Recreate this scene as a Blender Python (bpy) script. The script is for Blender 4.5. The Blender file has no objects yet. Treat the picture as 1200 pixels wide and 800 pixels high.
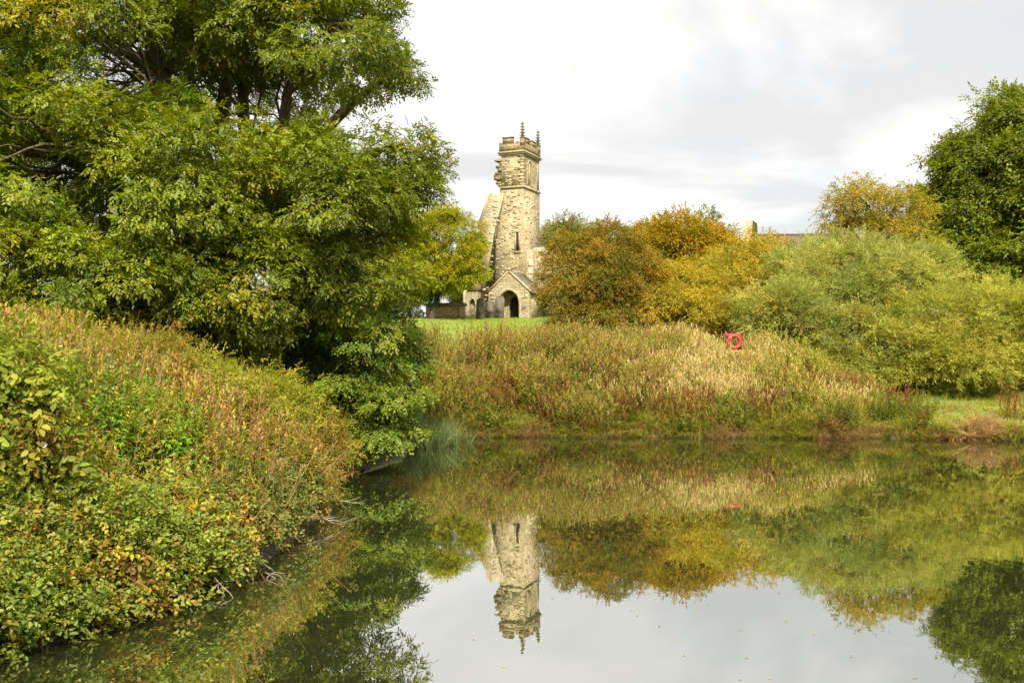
import bpy, math
import numpy as np

# ------------------------------------------------------------------ camera, sky, sun, exposure
scene = bpy.context.scene
COL = scene.collection
R = math.radians
CAM_H = 3.0
F = 1100.0            # focal length in pixels of the 1200 px wide photograph
HY = 415.0            # row of the horizon in the photograph

cam_d = bpy.data.cameras.new('camera')
cam = bpy.data.objects.new('camera', cam_d)
COL.objects.link(cam)
cam.location = (0, 0, CAM_H)
cam.rotation_euler = (R(90) + math.atan((HY - 400.0) / F), 0, 0)
cam_d.sensor_width = 36.0
cam_d.lens = 36.0 * F / 1200.0
cam_d.clip_end = 6000
scene.camera = cam

SUN_EL = 46.0
SUN_AZ = math.atan2(0.10, -1.0)      # compass-style: angle from +Y towards +X
sun_dir = np.array([math.sin(SUN_AZ) * math.cos(R(SUN_EL)), math.cos(SUN_AZ) * math.cos(R(SUN_EL)), math.sin(R(SUN_EL))])

world = bpy.data.worlds.new('World')
scene.world = world
world.use_nodes = True
wt = world.node_tree
wt.nodes.clear()


def N(t, kind, **kw):
    n = t.nodes.new(kind)
    for k, v in kw.items():
        setattr(n, k, v)
    return n


def math_node(t, op, a, b=None, clamp=False):
    n = t.nodes.new('ShaderNodeMath')
    n.operation = op
    n.use_clamp = clamp
    for i, v in enumerate((a, b)):
        if v is None:
            continue
        if isinstance(v, (int, float)):
            n.inputs[i].default_value = v
        else:
            t.links.new(v, n.inputs[i])
    return n.outputs[0]


def build_world():
    t = wt
    L = t.links.new
    out = N(t, 'ShaderNodeOutputWorld')
    sky = N(t, 'ShaderNodeTexSky', sky_type='NISHITA')
    sky.sun_disc = False
    sky.sun_elevation = R(SUN_EL)
    sky.sun_rotation = SUN_AZ
    sky.air_density = 1.0
    sky.dust_density = 2.0
    bg_s = N(t, 'ShaderNodeBackground')
    bg_s.inputs[1].default_value = 0.10
    L(sky.outputs[0], bg_s.inputs[0])
    # a broken deck of cloud: the view direction projected on to a high flat layer
    tc = N(t, 'ShaderNodeTexCoord')
    sep = N(t, 'ShaderNodeSeparateXYZ')
    L(tc.outputs['Generated'], sep.inputs[0])
    zz = math_node(t, 'ADD', math_node(t, 'MAXIMUM', sep.outputs[2], 0.0), 0.16)
    comb = N(t, 'ShaderNodeCombineXYZ')
    L(math_node(t, 'DIVIDE', sep.outputs[0], zz), comb.inputs[0])
    L(math_node(t, 'DIVIDE', sep.outputs[1], zz), comb.inputs[1])
    n1 = N(t, 'ShaderNodeTexNoise')
    n1.inputs['Scale'].default_value = 0.85
    n1.inputs['Detail'].default_value = 6.0
    n1.inputs['Roughness'].default_value = 0.52
    n1.inputs['Distortion'].default_value = 0.5
    L(comb.outputs[0], n1.inputs['Vector'])
    ramp = N(t, 'ShaderNodeValToRGB')
    e = ramp.color_ramp.elements
    e[0].position = 0.42
    e[0].color = (0.39, 0.388, 0.386, 1)
    e[1].position = 0.61
    e[1].color = (0.60, 0.58, 0.565, 1)
    m = e.new(0.50)
    m.color = (0.485, 0.476, 0.466, 1)
    L(n1.outputs[0], ramp.inputs[0])
    bg_c = N(t, 'ShaderNodeBackground')
    # an overcast sky is brighter overhead than low down
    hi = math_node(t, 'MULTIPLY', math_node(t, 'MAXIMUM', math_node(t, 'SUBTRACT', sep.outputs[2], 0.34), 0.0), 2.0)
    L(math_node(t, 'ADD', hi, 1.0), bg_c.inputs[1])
    L(ramp.outputs[0], bg_c.inputs[0])
    n2 = N(t, 'ShaderNodeTexNoise')
    n2.inputs['Scale'].default_value = 0.9
    n2.inputs['Detail'].default_value = 5.0
    L(comb.outputs[0], n2.inputs['Vector'])
    mr = N(t, 'ShaderNodeMapRange')
    mr.inputs[1].default_value = 0.30
    mr.inputs[2].default_value = 0.46
    mr.inputs[3].default_value = 0.80
    mr.inputs[4].default_value = 0.97
    L(n2.outputs[0], mr.inputs[0])
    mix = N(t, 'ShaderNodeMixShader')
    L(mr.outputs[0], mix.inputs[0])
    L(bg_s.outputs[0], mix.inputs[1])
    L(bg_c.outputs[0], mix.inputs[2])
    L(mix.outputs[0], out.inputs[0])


build_world()

sun_l = bpy.data.lights.new('sun', 'SUN')
sun_l.energy = 3.5
sun_l.angle = R(2.0)
sun_l.color = (1.0, 0.91, 0.73)
sun = bpy.data.objects.new('sun', sun_l)
COL.objects.link(sun)
sun.location = (-20, -60, 60)
from mathutils import Vector
sun.rotation_euler = Vector(tuple(-sun_dir)).to_track_quat('-Z', 'Y').to_euler()

scene.view_settings.view_transform = 'Standard'
scene.view_settings.look = 'None'
scene.view_settings.gamma = 1.0
scene.view_settings.use_curve_mapping = False
scene.view_settings.exposure = 1.13
scene.render.film_transparent = False
cy = scene.cycles
cy.max_bounces = 6
cy.diffuse_bounces = 3
cy.glossy_bounces = 2
cy.transmission_bounces = 3
cy.transparent_max_bounces = 4
cy.caustics_reflective = False
cy.caustics_refractive = False
cy.use_denoising = True
cy.denoising_input_passes = 'RGB_ALBEDO_NORMAL'
cy.use_adaptive_sampling = True
cy.adaptive_threshold = 0.02
scene.render.use_persistent_data = False

# ------------------------------------------------------------------ helpers
rng = np.random.default_rng(20)


def at(px, py, D):
    """world point seen at a photograph pixel, D metres in front of the camera"""
    return np.array([(px - 600.0) / F * D, D, CAM_H + (HY - py) * D / F])


def tag(o, label=None, cat=None, group=None, kind=None):
    if label:
        o['label'] = label
    if cat:
        o['category'] = cat
    if group:
        o['group'] = group
    if kind:
        o['kind'] = kind
    return o


def empty(name, loc, rz=0.0, label=None, cat=None, group=None):
    o = bpy.data.objects.new(name, None)
    COL.objects.link(o)
    o.location = tuple(float(v) for v in loc)
    o.rotation_euler = (0, 0, rz)
    o.empty_display_size = 0.3
    return tag(o, label, cat, group)


def mesh_np(name, v, f, mat, parent=None, col=None, smooth=False, world_coords=True):
    """v (n,3) ; f (m,4) with -1 in the last column for triangles"""
    v = np.asarray(v, np.float32)
    f = np.asarray(f, np.int64)
    me = bpy.data.meshes.new(name)
    me.vertices.add(len(v))
    tri = f[:, 3] < 0
    cnt = np.where(tri, 3, 4).astype(np.int32)
    idx = f.reshape(-1)
    idx = idx[idx >= 0].astype(np.int32)
    if parent is not None and world_coords:
        loc = np.array(parent.location, np.float32)
        a = -parent.rotation_euler[2]
        w = v - loc
        c, s = math.cos(a), math.sin(a)
        v = np.stack([w[:, 0] * c - w[:, 1] * s, w[:, 0] * s + w[:, 1] * c, w[:, 2]], 1).astype(np.float32)
    me.vertices.foreach_set('co', v.reshape(-1))
    me.loops.add(len(idx))
    me.loops.foreach_set('vertex_index', idx)
    me.polygons.add(len(f))
    start = np.concatenate([[0], np.cumsum(cnt)[:-1]]).astype(np.int32)
    me.polygons.foreach_set('loop_start', start)
    me.polygons.foreach_set('loop_total', cnt)
    if smooth:
        me.polygons.foreach_set('use_smooth', np.ones(len(f), bool))
    me.update(calc_edges=True)
    if col is not None:
        at_ = me.attributes.new('tint', 'FLOAT_COLOR', 'POINT')
        c4 = np.ones((len(v), 4), np.float32)
        c4[:, :3] = col
        at_.data.foreach_set('color', c4.reshape(-1))
    if mat is not None:
        me.materials.append(mat)
    o = bpy.data.objects.new(name, me)
    COL.objects.link(o)
    if parent is not None:
        o.parent = parent
    return o


class MB:
    """collects solids and tubes for ONE mesh"""

    def __init__(self):
        self.v, self.f, self.n = [], [], 0

    def raw(self, v, f):
        v = np.asarray(v, float)
        f = [tuple(q) + (-1,) * (4 - len(q)) for q in f]
        f = np.asarray(f, np.int64)
        g = np.where(f >= 0, f + self.n, -1)
        self.v.append(v)
        self.f.append(g)
        self.n += len(v)
        return self

    def box(self, x0, x1, y0, y1, z0, z1, jit=0.0):
        v = np.array([(x, y, z) for z in (z0, z1) for y in (y0, y1) for x in (x0, x1)], float)
        if jit:
            v += rng.uniform(-jit, jit, v.shape)
        return self.raw(v, [(0, 2, 3, 1), (4, 5, 7, 6), (0, 1, 5, 4), (2, 6, 7, 3), (0, 4, 6, 2), (1, 3, 7, 5)])

    def prism(self, poly, y0, y1):
        """poly in (x, z), counter-clockwise seen from -y, extruded in y (fan triangulated: convex)"""
        n = len(poly)
        v = [(x, y0, z) for x, z in poly] + [(x, y1, z) for x, z in poly]
        f = []
        for i in range(n):
            j = (i + 1) % n
            f.append((i, i + n, j + n, j))
        for i in range(1, n - 1):
            f.append((0, i, i + 1))
            f.append((n, n + i + 1, n + i))
        return self.raw(v, f)

    def tube(self, pts, rad, sides=7, cap=True):
        pts = np.asarray(pts, float)
        n = len(pts)
        rad = np.broadcast_to(np.asarray(rad, float), (n,))
        tan = np.gradient(pts, axis=0)
        tan /= np.linalg.norm(tan, axis=1)[:, None] + 1e-9
        ref = np.array([0.3, 0.9, 0.1])
        a = np.cross(tan, ref)
        a /= np.linalg.norm(a, axis=1)[:, None] + 1e-9
        b = np.cross(tan, a)
        ang = np.linspace(0, 2 * np.pi, sides, endpoint=False)
        ring = (pts[:, None, :] + rad[:, None, None] * (np.cos(ang)[None, :, None] * a[:, None, :] + np.sin(ang)[None, :, None] * b[:, None, :]))
        v = ring.reshape(-1, 3)
        f = []
        for i in range(n - 1):
            for k in range(sides):
                k2 = (k + 1) % sides
                f.append((i * sides + k, i * sides + k2, (i + 1) * sides + k2, (i + 1) * sides + k))
        if cap:
            c0 = len(v)
            v = np.concatenate([v, pts[:1], pts[-1:]])
            for k in range(sides):
                k2 = (k + 1) % sides
                f.append((c0, k2, k))
                f.append((c0 + 1, (n - 1) * sides + k, (n - 1) * sides + k2))
        return self.raw(v, f)

    def build(self, name, mat, parent=None, smooth=False, local=True):
        return mesh_np(name, np.concatenate(self.v), np.concatenate(self.f), mat, parent, smooth=smooth, world_coords=not local)


# ------------------------------------------------------------------ materials
def new_mat(name):
    m = bpy.data.materials.new(name)
    m.use_nodes = True
    t = m.node_tree
    t.nodes.clear()
    out = N(t, 'ShaderNodeOutputMaterial')
    return m, t, out


def leaf_mat(name, translucent=0.33, gloss=0.05, rough=0.45):
    m, t, out = new_mat(name)
    L = t.links.new
    a = N(t, 'ShaderNodeAttribute', attribute_name='tint')
    d = N(t, 'ShaderNodeBsdfDiffuse')
    L(a.outputs['Color'], d.inputs[0])
    hs = N(t, 'ShaderNodeHueSaturation')
    hs.inputs['Saturation'].default_value = 1.08
    hs.inputs['Value'].default_value = 1.25
    L(a.outputs['Color'], hs.inputs['Color'])
    tr = N(t, 'ShaderNodeBsdfTranslucent')
    L(hs.outputs[0], tr.inputs[0])
    mx = N(t, 'ShaderNodeMixShader')
    mx.inputs[0].default_value = translucent
    L(d.outputs[0], mx.inputs[1])
    L(tr.outputs[0], mx.inputs[2])
    g = N(t, 'ShaderNodeBsdfGlossy')
    g.inputs['Roughness'].default_value = rough
    g.inputs['Color'].default_value = (0.9, 0.95, 0.9, 1)
    m2 = N(t, 'ShaderNodeMixShader')
    m2.inputs[0].default_value = gloss
    L(mx.outputs[0], m2.inputs[1])
    L(g.outputs[0], m2.inputs[2])
    L(m2.outputs[0], out.inputs[0])
    return m


def bark_mat(name, c1, c2):
    m, t, out = new_mat(name)
    L = t.links.new
    p = N(t, 'ShaderNodeBsdfPrincipled')
    p.inputs['Roughness'].default_value = 0.9
    tc = N(t, 'ShaderNodeTexCoord')
    mp = N(t, 'ShaderNodeMapping')
    mp.inputs['Scale'].default_value = (9, 9, 2)
    L(tc.outputs['Object'], mp.inputs[0])
    n = N(t, 'ShaderNodeTexNoise')
    n.inputs['Scale'].default_value = 1.5
    n.inputs['Detail'].default_value = 6
    L(mp.outputs[0], n.inputs['Vector'])
    r = N(t, 'ShaderNodeValToRGB')
    r.color_ramp.elements[0].position = 0.35
    r.color_ramp.elements[1].position = 0.7
    r.color_ramp.elements[0].color = (*c1, 1)
    r.color_ramp.elements[1].color = (*c2, 1)
    L(n.outputs[0], r.inputs[0])
    L(r.outputs[0], p.inputs['Base Color'])
    b = N(t, 'ShaderNodeBump')
    b.inputs['Strength'].default_value = 0.7
    b.inputs['Distance'].default_value = 0.03
    L(n.outputs[0], b.inputs['Height'])
    L(b.outputs[0], p.inputs['Normal'])
    L(p.outputs[0], out.inputs[0])
    return m


def stone_mat(name, c_lo, c_hi, c_mortar, bw=0.42, bh=0.2, stain=(0.10, 0.085, 0.06), stain_amt=0.6):
    """coursed rubble: block pattern on axis-aligned faces (u = x + y, v = z), blotched with lichen and soot"""
    m, t, out = new_mat(name)
    L = t.links.new
    p = N(t, 'ShaderNodeBsdfPrincipled')
    p.inputs['Roughness'].default_value = 0.92
    tc = N(t, 'ShaderNodeTexCoord')
    sp = N(t, 'ShaderNodeSeparateXYZ')
    L(tc.outputs['Object'], sp.inputs[0])
    u = math_node(t, 'ADD', sp.outputs[0], sp.outputs[1])
    cb = N(t, 'ShaderNodeCombineXYZ')
    nw = N(t, 'ShaderNodeTexNoise')
    nw.inputs['Scale'].default_value = 1.6
    nw.inputs['Detail'].default_value = 3
    L(tc.outputs['Object'], nw.inputs['Vector'])
    w = math_node(t, 'MULTIPLY', math_node(t, 'SUBTRACT', nw.outputs[0], 0.5), 0.16)
    L(math_node(t, 'ADD', u, w), cb.inputs[0])
    L(math_node(t, 'ADD', sp.outputs[2], w), cb.inputs[1])
    br = N(t, 'ShaderNodeTexBrick')
    br.inputs['Scale'].default_value = 1.0
    br.inputs['Brick Width'].default_value = bw
    br.inputs['Row Height'].default_value = bh
    br.inputs['Mortar Size'].default_value = 0.018
    br.inputs['Mortar Smooth'].default_value = 0.3
    br.inputs['Bias'].default_value = -0.15
    br.inputs['Color1'].default_value = (*c_lo, 1)
    br.inputs['Color2'].default_value = (*c_hi, 1)
    br.inputs['Mortar'].default_value = (*c_mortar, 1)
    L(cb.outputs[0], br.inputs['Vector'])
    n2 = N(t, 'ShaderNodeTexNoise')
    n2.inputs['Scale'].default_value = 0.75
    n2.inputs['Detail'].default_value = 8
    n2.inputs['Roughness'].default_value = 0.65
    L(tc.outputs['Object'], n2.inputs['Vector'])
    mr = N(t, 'ShaderNodeMapRange')
    mr.inputs[1].default_value = 0.5
    mr.inputs[2].default_value = 0.72
    mr.inputs[3].default_value = 0.0
    mr.inputs[4].default_value = stain_amt
    L(n2.outputs[0], mr.inputs[0])
    mx = N(t, 'ShaderNodeMix', data_type='RGBA')
    L(mr.outputs[0], mx.inputs[0])
    L(br.outputs[0], mx.inputs[6])
    mx.inputs[7].default_value = (*stain, 1)
    n3 = N(t, 'ShaderNodeTexNoise')
    n3.inputs['Scale'].default_value = 7.0
    n3.inputs['Detail'].default_value = 5
    L(tc.outputs['Object'], n3.inputs['Vector'])
    mr3 = N(t, 'ShaderNodeMapRange')
    mr3.inputs[1].default_value = 0.3
    mr3.inputs[2].default_value = 0.7
    mr3.inputs[3].default_value = 0.6
    mr3.inputs[4].default_value = 1.35
    L(n3.outputs[0], mr3.inputs[0])
    mv = N(t, 'ShaderNodeVectorMath', operation='SCALE')
    L(mx.outputs[2], mv.inputs[0])
    L(mr3.outputs[0], mv.inputs['Scale'])
    L(mv.outputs[0], p.inputs['Base Color'])
    b = N(t, 'ShaderNodeBump')
    b.inputs['Strength'].default_value = 0.9
    b.inputs['Distance'].default_value = 0.05
    hgt = math_node(t, 'SUBTRACT', n3.outputs[0], br.outputs['Fac'])
    L(hgt, b.inputs['Height'])
    L(b.outputs[0], p.inputs['Normal'])
    L(p.outputs[0], out.inputs[0])
    return m


def plain_mat(name, c, rough=0.8, c2=None, scale=6.0):
    m, t, out = new_mat(name)
    L = t.links.new
    p = N(t, 'ShaderNodeBsdfPrincipled')
    p.inputs['Roughness'].default_value = rough
    tc = N(t, 'ShaderNodeTexCoord')
    n = N(t, 'ShaderNodeTexNoise')
    n.inputs['Scale'].default_value = scale
    n.inputs['Detail'].default_value = 6
    L(tc.outputs['Object'], n.inputs['Vector'])
    r = N(t, 'ShaderNodeValToRGB')
    c2 = c2 or tuple(0.6 * x for x in c)
    r.color_ramp.elements[0].position = 0.35
    r.color_ramp.elements[1].position = 0.65
    r.color_ramp.elements[0].color = (*c2, 1)
    r.color_ramp.elements[1].color = (*c, 1)
    L(n.outputs[0], r.inputs[0])
    L(r.outputs[0], p.inputs['Base Color'])
    L(p.outputs[0], out.inputs[0])
    return m


M_LEAF = leaf_mat('leaf', 0.36, 0.012, 0.6)
M_LEAF_GLOSSY = leaf_mat('glossy_leaf', 0.34, 0.022, 0.5)
M_STALK = leaf_mat('dry_stalk', 0.34, 0.008, 0.7)
M_BARK = bark_mat('bark', (0.045, 0.032, 0.02), (0.17, 0.115, 0.065))
M_BARK_DARK = bark_mat('dark_bark', (0.02, 0.016, 0.011), (0.07, 0.05, 0.033))
M_TWIG = bark_mat('dead_wood', (0.16, 0.12, 0.09), (0.40, 0.33, 0.26))
M_STONE = stone_mat('limestone', (0.33, 0.255, 0.135), (0.55, 0.455, 0.275), (0.44, 0.37, 0.235), stain_amt=0.5)
M_STONE_PALE = stone_mat('pale_limestone', (0.36, 0.295, 0.18), (0.50, 0.425, 0.275), (0.41, 0.345, 0.225), 0.5, 0.24, (0.22, 0.19, 0.14), 0.5)
M_STONE_DARK = stone_mat('weathered_stone', (0.22, 0.16, 0.075), (0.40, 0.30, 0.15), (0.2, 0.16, 0.09), 0.5, 0.25)
M_DRESSED = plain_mat('dressed_stone', (0.46, 0.375, 0.22), 0.9, (0.28, 0.22, 0.12), 4.0)
M_BRICK = stone_mat('reddish_stone', (0.36, 0.21, 0.11), (0.50, 0.33, 0.18), (0.35, 0.28, 0.2), 0.45, 0.17, (0.12, 0.09, 0.06), 0.4)
M_SLATE = plain_mat('stone_slate', (0.20, 0.165, 0.125), 0.85, (0.10, 0.085, 0.065), 3.0)
M_GRAVE = plain_mat('gravestone', (0.17, 0.145, 0.10), 0.9, (0.08, 0.068, 0.045), 3.5)
M_PANTILE = plain_mat('pantile', (0.24, 0.15, 0.10), 0.85, (0.15, 0.10, 0.075), 2.0)
M_DOOR_SHADE = plain_mat('dark_timber_and_shade', (0.035, 0.022, 0.014), 0.8)  # door timber, also the painted shade inside the slit window
M_RED = plain_mat('red_plastic', (0.50, 0.04, 0.03), 0.55, (0.34, 0.03, 0.022), 5.0)
M_WHITE = plain_mat('white_tape', (0.75, 0.68, 0.62), 0.6, (0.6, 0.5, 0.45), 8.0)
M_BAND = plain_mat('faded_band', (0.42, 0.2, 0.16), 0.7)
M_TIMBER = plain_mat('grey_timber', (0.27, 0.23, 0.16), 0.9, (0.13, 0.11, 0.08), 5.0)


# ------------------------------------------------------------------ terrain
SHORE = np.array([(-5.9, 7.2), (-5.15, 9.2), (-4.35, 10.7), (-3.8, 12.2), (-3.65, 14.0), (-3.6, 16.0), (-3.65, 18.0), (-3.85, 19.6), (-4.3, 21.0),
                  (-4.8, 22.6), (-4.4, 26.0), (-3.4, 29.5), (-2.9, 32.0), (-1.9, 33.6), (-0.6, 33.9), (1.2, 34.3), (3.0, 33.8), (5.0, 34.2), (7.2, 33.5), (9.0, 33.9),
                  (11.0, 33.3), (13.0, 33.7), (15.0, 33.1), (17.0, 32.8), (20.0, 32.3), (25.0, 31.2), (30.0, 28.0), (31.0, 18.0),
                  (26.0, 6.0), (12.0, 2.6), (0.0, 2.4), (-5.0, 3.8)])


def shore_dist(x, y):
    """signed distance to the pond's edge: positive on land"""
    x = np.asarray(x, float)
    y = np.asarray(y, float)
    best = np.full(x.shape, 1e18)
    inside = np.zeros(x.shape, bool)
    n = len(SHORE)
    for i in range(n):
        ax, ay = SHORE[i]
        bx, by = SHORE[(i + 1) % n]
        dx, dy = bx - ax, by - ay
        t = np.clip(((x - ax) * dx + (y - ay) * dy) / (dx * dx + dy * dy), 0, 1)
        best = np.minimum(best, (x - ax - t * dx) ** 2 + (y - ay - t * dy) ** 2)
        c = ((ay > y) != (by > y)) & (x < (bx - ax) * (y - ay) / (by - ay + 1e-12) + ax)
        inside ^= c
    d = np.sqrt(best)
    return np.where(inside, -d, d)


def sstep(v, a, b):
    t = np.clip((np.asarray(v, float) - a) / (b - a), 0, 1)
    return t * t * (3 - 2 * t)


def wob(x, y, s=1.0, k=0.0):
    """smooth repeatable pseudo-noise, about -1..1"""
    x = np.asarray(x, float) * s
    y = np.asarray(y, float) * s
    return (np.sin(1.31 * x + 0.73 * y + 1.7 + k) + np.sin(-0.87 * x + 1.57 * y + 4.1 + 2.3 * k)
            + 0.6 * np.sin(2.63 * x - 1.91 * y + 0.4 + k * 1.7) + 0.6 * np.sin(1.93 * x + 3.17 * y + 2.2 - k)) / 2.6


def ground_z(x, y):
    x = np.asarray(x, float)
    y = np.asarray(y, float)
    d = shore_dist(x, y)
    dl = np.maximum(d, 0)
    step = np.minimum(dl * 1.1, 0.22)
    mid = step + 0.36 * np.minimum(dl, 6.2) + 0.108 * np.clip(dl - 6.2, 0, 18) + 0.075 * np.clip(dl - 24.2, 0, 27) + 0.03 * np.clip(dl - 51, 0, 90)
    right = step + 0.075 * np.minimum(dl, 11) + 0.28 * np.clip(dl - 11, 0, 8) + 0.094 * np.clip(dl - 19, 0, 32) + 0.03 * np.clip(dl - 51, 0, 90)
    wr = sstep(x, 10.8, 15.2)
    far = mid * (1 - wr) + right * wr
    left = step + 0.42 * np.minimum(dl, 4.2) + 0.06 * np.clip(dl - 4.2, 0, 60)
    wl = (1 - sstep(y, 26, 40)) * (1 - sstep(x, -3, 3))
    near = step + 0.5 * np.minimum(dl, 2.6)
    wn = (1 - sstep(y, 4, 8)) * sstep(x, -8, -5)
    z = far * (1 - wl) + left * wl
    z = z * (1 - wn) + near * wn
    z = z + np.where(d > 0, 0.10 * wob(x, y, 0.55) * np.minimum(dl / 3, 1), 0)
    return np.where(d > 0, z, np.maximum(-1.4, 0.5 * d))


def make_ground():
    def axis(lo, hi, step, far):
        a = np.arange(lo, hi + step, step)
        g = step * 1.35 ** np.arange(1, 40)
        c = np.cumsum(g)
        c = c[c < far]
        return np.concatenate([(lo - c)[::-1], a, hi + step + c])
    xs = axis(-14, 24, 0.35, 2500)
    ys = axis(0, 60, 0.35, 2500)
    X, Y = np.meshgrid(xs, ys)
    Z = ground_z(X, Y)
    nx, ny = len(xs), len(ys)
    v = np.stack([X, Y, Z], -1).reshape(-1, 3)
    i = np.arange(nx * ny).reshape(ny, nx)
    f = np.stack([i[:-1, :-1], i[:-1, 1:], i[1:, 1:], i[1:, :-1]], -1).reshape(-1, 4)
    m, t, out = new_mat('meadow')
    L = t.links.new
    p = N(t, 'ShaderNodeBsdfPrincipled')
    p.inputs['Roughness'].default_value = 0.95
    g = N(t, 'ShaderNodeNewGeometry')
    n1 = N(t, 'ShaderNodeTexNoise')
    n1.inputs['Scale'].default_value = 0.5
    n1.inputs['Detail'].default_value = 8
    n1.inputs['Roughness'].default_value = 0.65
    L(g.outputs['Position'], n1.inputs['Vector'])
    r = N(t, 'ShaderNodeValToRGB')
    r.color_ramp.elements[0].position = 0.34
    r.color_ramp.elements[0].color = (0.10, 0.13, 0.02, 1)
    r.color_ramp.elements[1].position = 0.66
    r.color_ramp.elements[1].color = (0.19, 0.25, 0.035, 1)
    L(n1.outputs[0], r.inputs[0])
    # bare earth just above the water line
    sp = N(t, 'ShaderNodeSeparateXYZ')
    L(g.outputs['Position'], sp.inputs[0])
    n2 = N(t, 'ShaderNodeTexNoise')
    n2.inputs['Scale'].default_value = 1.3
    n2.inputs['Detail'].default_value = 6
    L(g.outputs['Position'], n2.inputs['Vector'])
    hz = math_node(t, 'SUBTRACT', sp.outputs[2], math_node(t, 'MULTIPLY', math_node(t, 'SUBTRACT', n2.outputs[0], 0.50), 0.7))
    mr = N(t, 'ShaderNodeMapRange')
    mr.inputs[1].default_value = 0.14
    mr.inputs[2].default_value = 0.5
    mr.inputs[3].default_value = 1.0
    mr.inputs[4].default_value = 0.0
    L(hz, mr.inputs[0])
    mx = N(t, 'ShaderNodeMix', data_type='RGBA')
    L(mr.outputs[0], mx.inputs[0])
    L(r.outputs[0], mx.inputs[6])
    mx.inputs[7].default_value = (0.075, 0.05, 0.022, 1)
    # soil under the left bank thicket, coloured dark so its gaps read as shadow
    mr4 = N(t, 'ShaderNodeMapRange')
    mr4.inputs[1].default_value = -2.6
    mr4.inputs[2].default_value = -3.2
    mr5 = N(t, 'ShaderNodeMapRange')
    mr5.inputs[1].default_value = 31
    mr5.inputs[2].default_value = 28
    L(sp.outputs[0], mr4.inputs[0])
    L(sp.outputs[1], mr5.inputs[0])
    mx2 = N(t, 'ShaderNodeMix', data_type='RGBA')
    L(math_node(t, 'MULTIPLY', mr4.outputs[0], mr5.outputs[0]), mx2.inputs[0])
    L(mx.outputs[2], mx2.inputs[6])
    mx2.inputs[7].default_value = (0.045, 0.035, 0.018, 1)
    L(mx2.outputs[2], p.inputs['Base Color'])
    b = N(t, 'ShaderNodeBump')
    b.inputs['Strength'].default_value = 0.6
    b.inputs['Distance'].default_value = 0.12
    n3 = N(t, 'ShaderNodeTexNoise')
    n3.inputs['Scale'].default_value = 7
    n3.inputs['Detail'].default_value = 5
    L(g.outputs['Position'], n3.inputs['Vector'])
    L(n3.outputs[0], b.inputs['Height'])
    L(b.outputs[0], p.inputs['Normal'])
    L(p.outputs[0], out.inputs[0])
    o = mesh_np('ground', v, f, m, smooth=True)
    tag(o, 'grassy ground rising from the pond to the churchyard', 'ground', kind='structure')


make_ground()


def make_water():
    m, t, out = new_mat('pond_water')
    L = t.links.new
    g = N(t, 'ShaderNodeNewGeometry')
    mp = N(t, 'ShaderNodeMapping')
    mp.inputs['Scale'].default_value = (1.0, 0.55, 1.0)
    L(g.outputs['Position'], mp.inputs[0])
    n1 = N(t, 'ShaderNodeTexNoise')
    n1.inputs['Scale'].default_value = 2.2
    n1.inputs['Detail'].default_value = 3
    L(mp.outputs[0], n1.inputs['Vector'])
    n2 = N(t, 'ShaderNodeTexNoise')
    n2.inputs['Scale'].default_value = 0.23
    n2.inputs['Detail'].default_value = 2
    L(g.outputs['Position'], n2.inputs['Vector'])
    gate = N(t, 'ShaderNodeMapRange')
    gate.inputs[1].default_value = 0.40
    gate.inputs[2].default_value = 0.65
    gate.inputs[3].default_value = 0.25
    gate.inputs[4].default_value = 1.0
    L(n2.outputs[0], gate.inputs[0])
    b = N(t, 'ShaderNodeBump')
    b.inputs['Distance'].default_value = 0.010
    b.inputs['Strength'].default_value = 0.22
    L(math_node(t, 'MULTIPLY', n1.outputs[0], gate.outputs[0]), b.inputs['Height'])
    gl = N(t, 'ShaderNodeBsdfGlossy')
    gl.inputs['Roughness'].default_value = 0.012
    gl.inputs['Color'].default_value = (0.87, 0.88, 0.86, 1)
    L(b.outputs[0], gl.inputs['Normal'])
    df = N(t, 'ShaderNodeBsdfDiffuse')
    df.inputs[0].default_value = (0.036, 0.042, 0.014, 1)
    fr = N(t, 'ShaderNodeFresnel')
    fr.inputs[0].default_value = 1.33
    fac = math_node(t, 'ADD', math_node(t, 'MULTIPLY', fr.outputs[0], 0.32), 0.67, clamp=True)
    mx = N(t, 'ShaderNodeMixShader')
    L(fac, mx.inputs[0])
    L(df.outputs[0], mx.inputs[1])
    L(gl.outputs[0], mx.inputs[2])
    L(mx.outputs[0], out.inputs[0])
    v = np.array([(-12, 0, 0), (38, 0, 0), (38, 40, 0), (-12, 40, 0)], float)
    # the sheet runs under the banks, which rise out of it
    o = mesh_np('pond_water', v, np.array([(0, 1, 2, 3)]), m)
    tag(o, 'still dark green pond mirroring the church tower', 'water', kind='structure')


make_water()

# ------------------------------------------------------------------ foliage machinery


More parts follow.
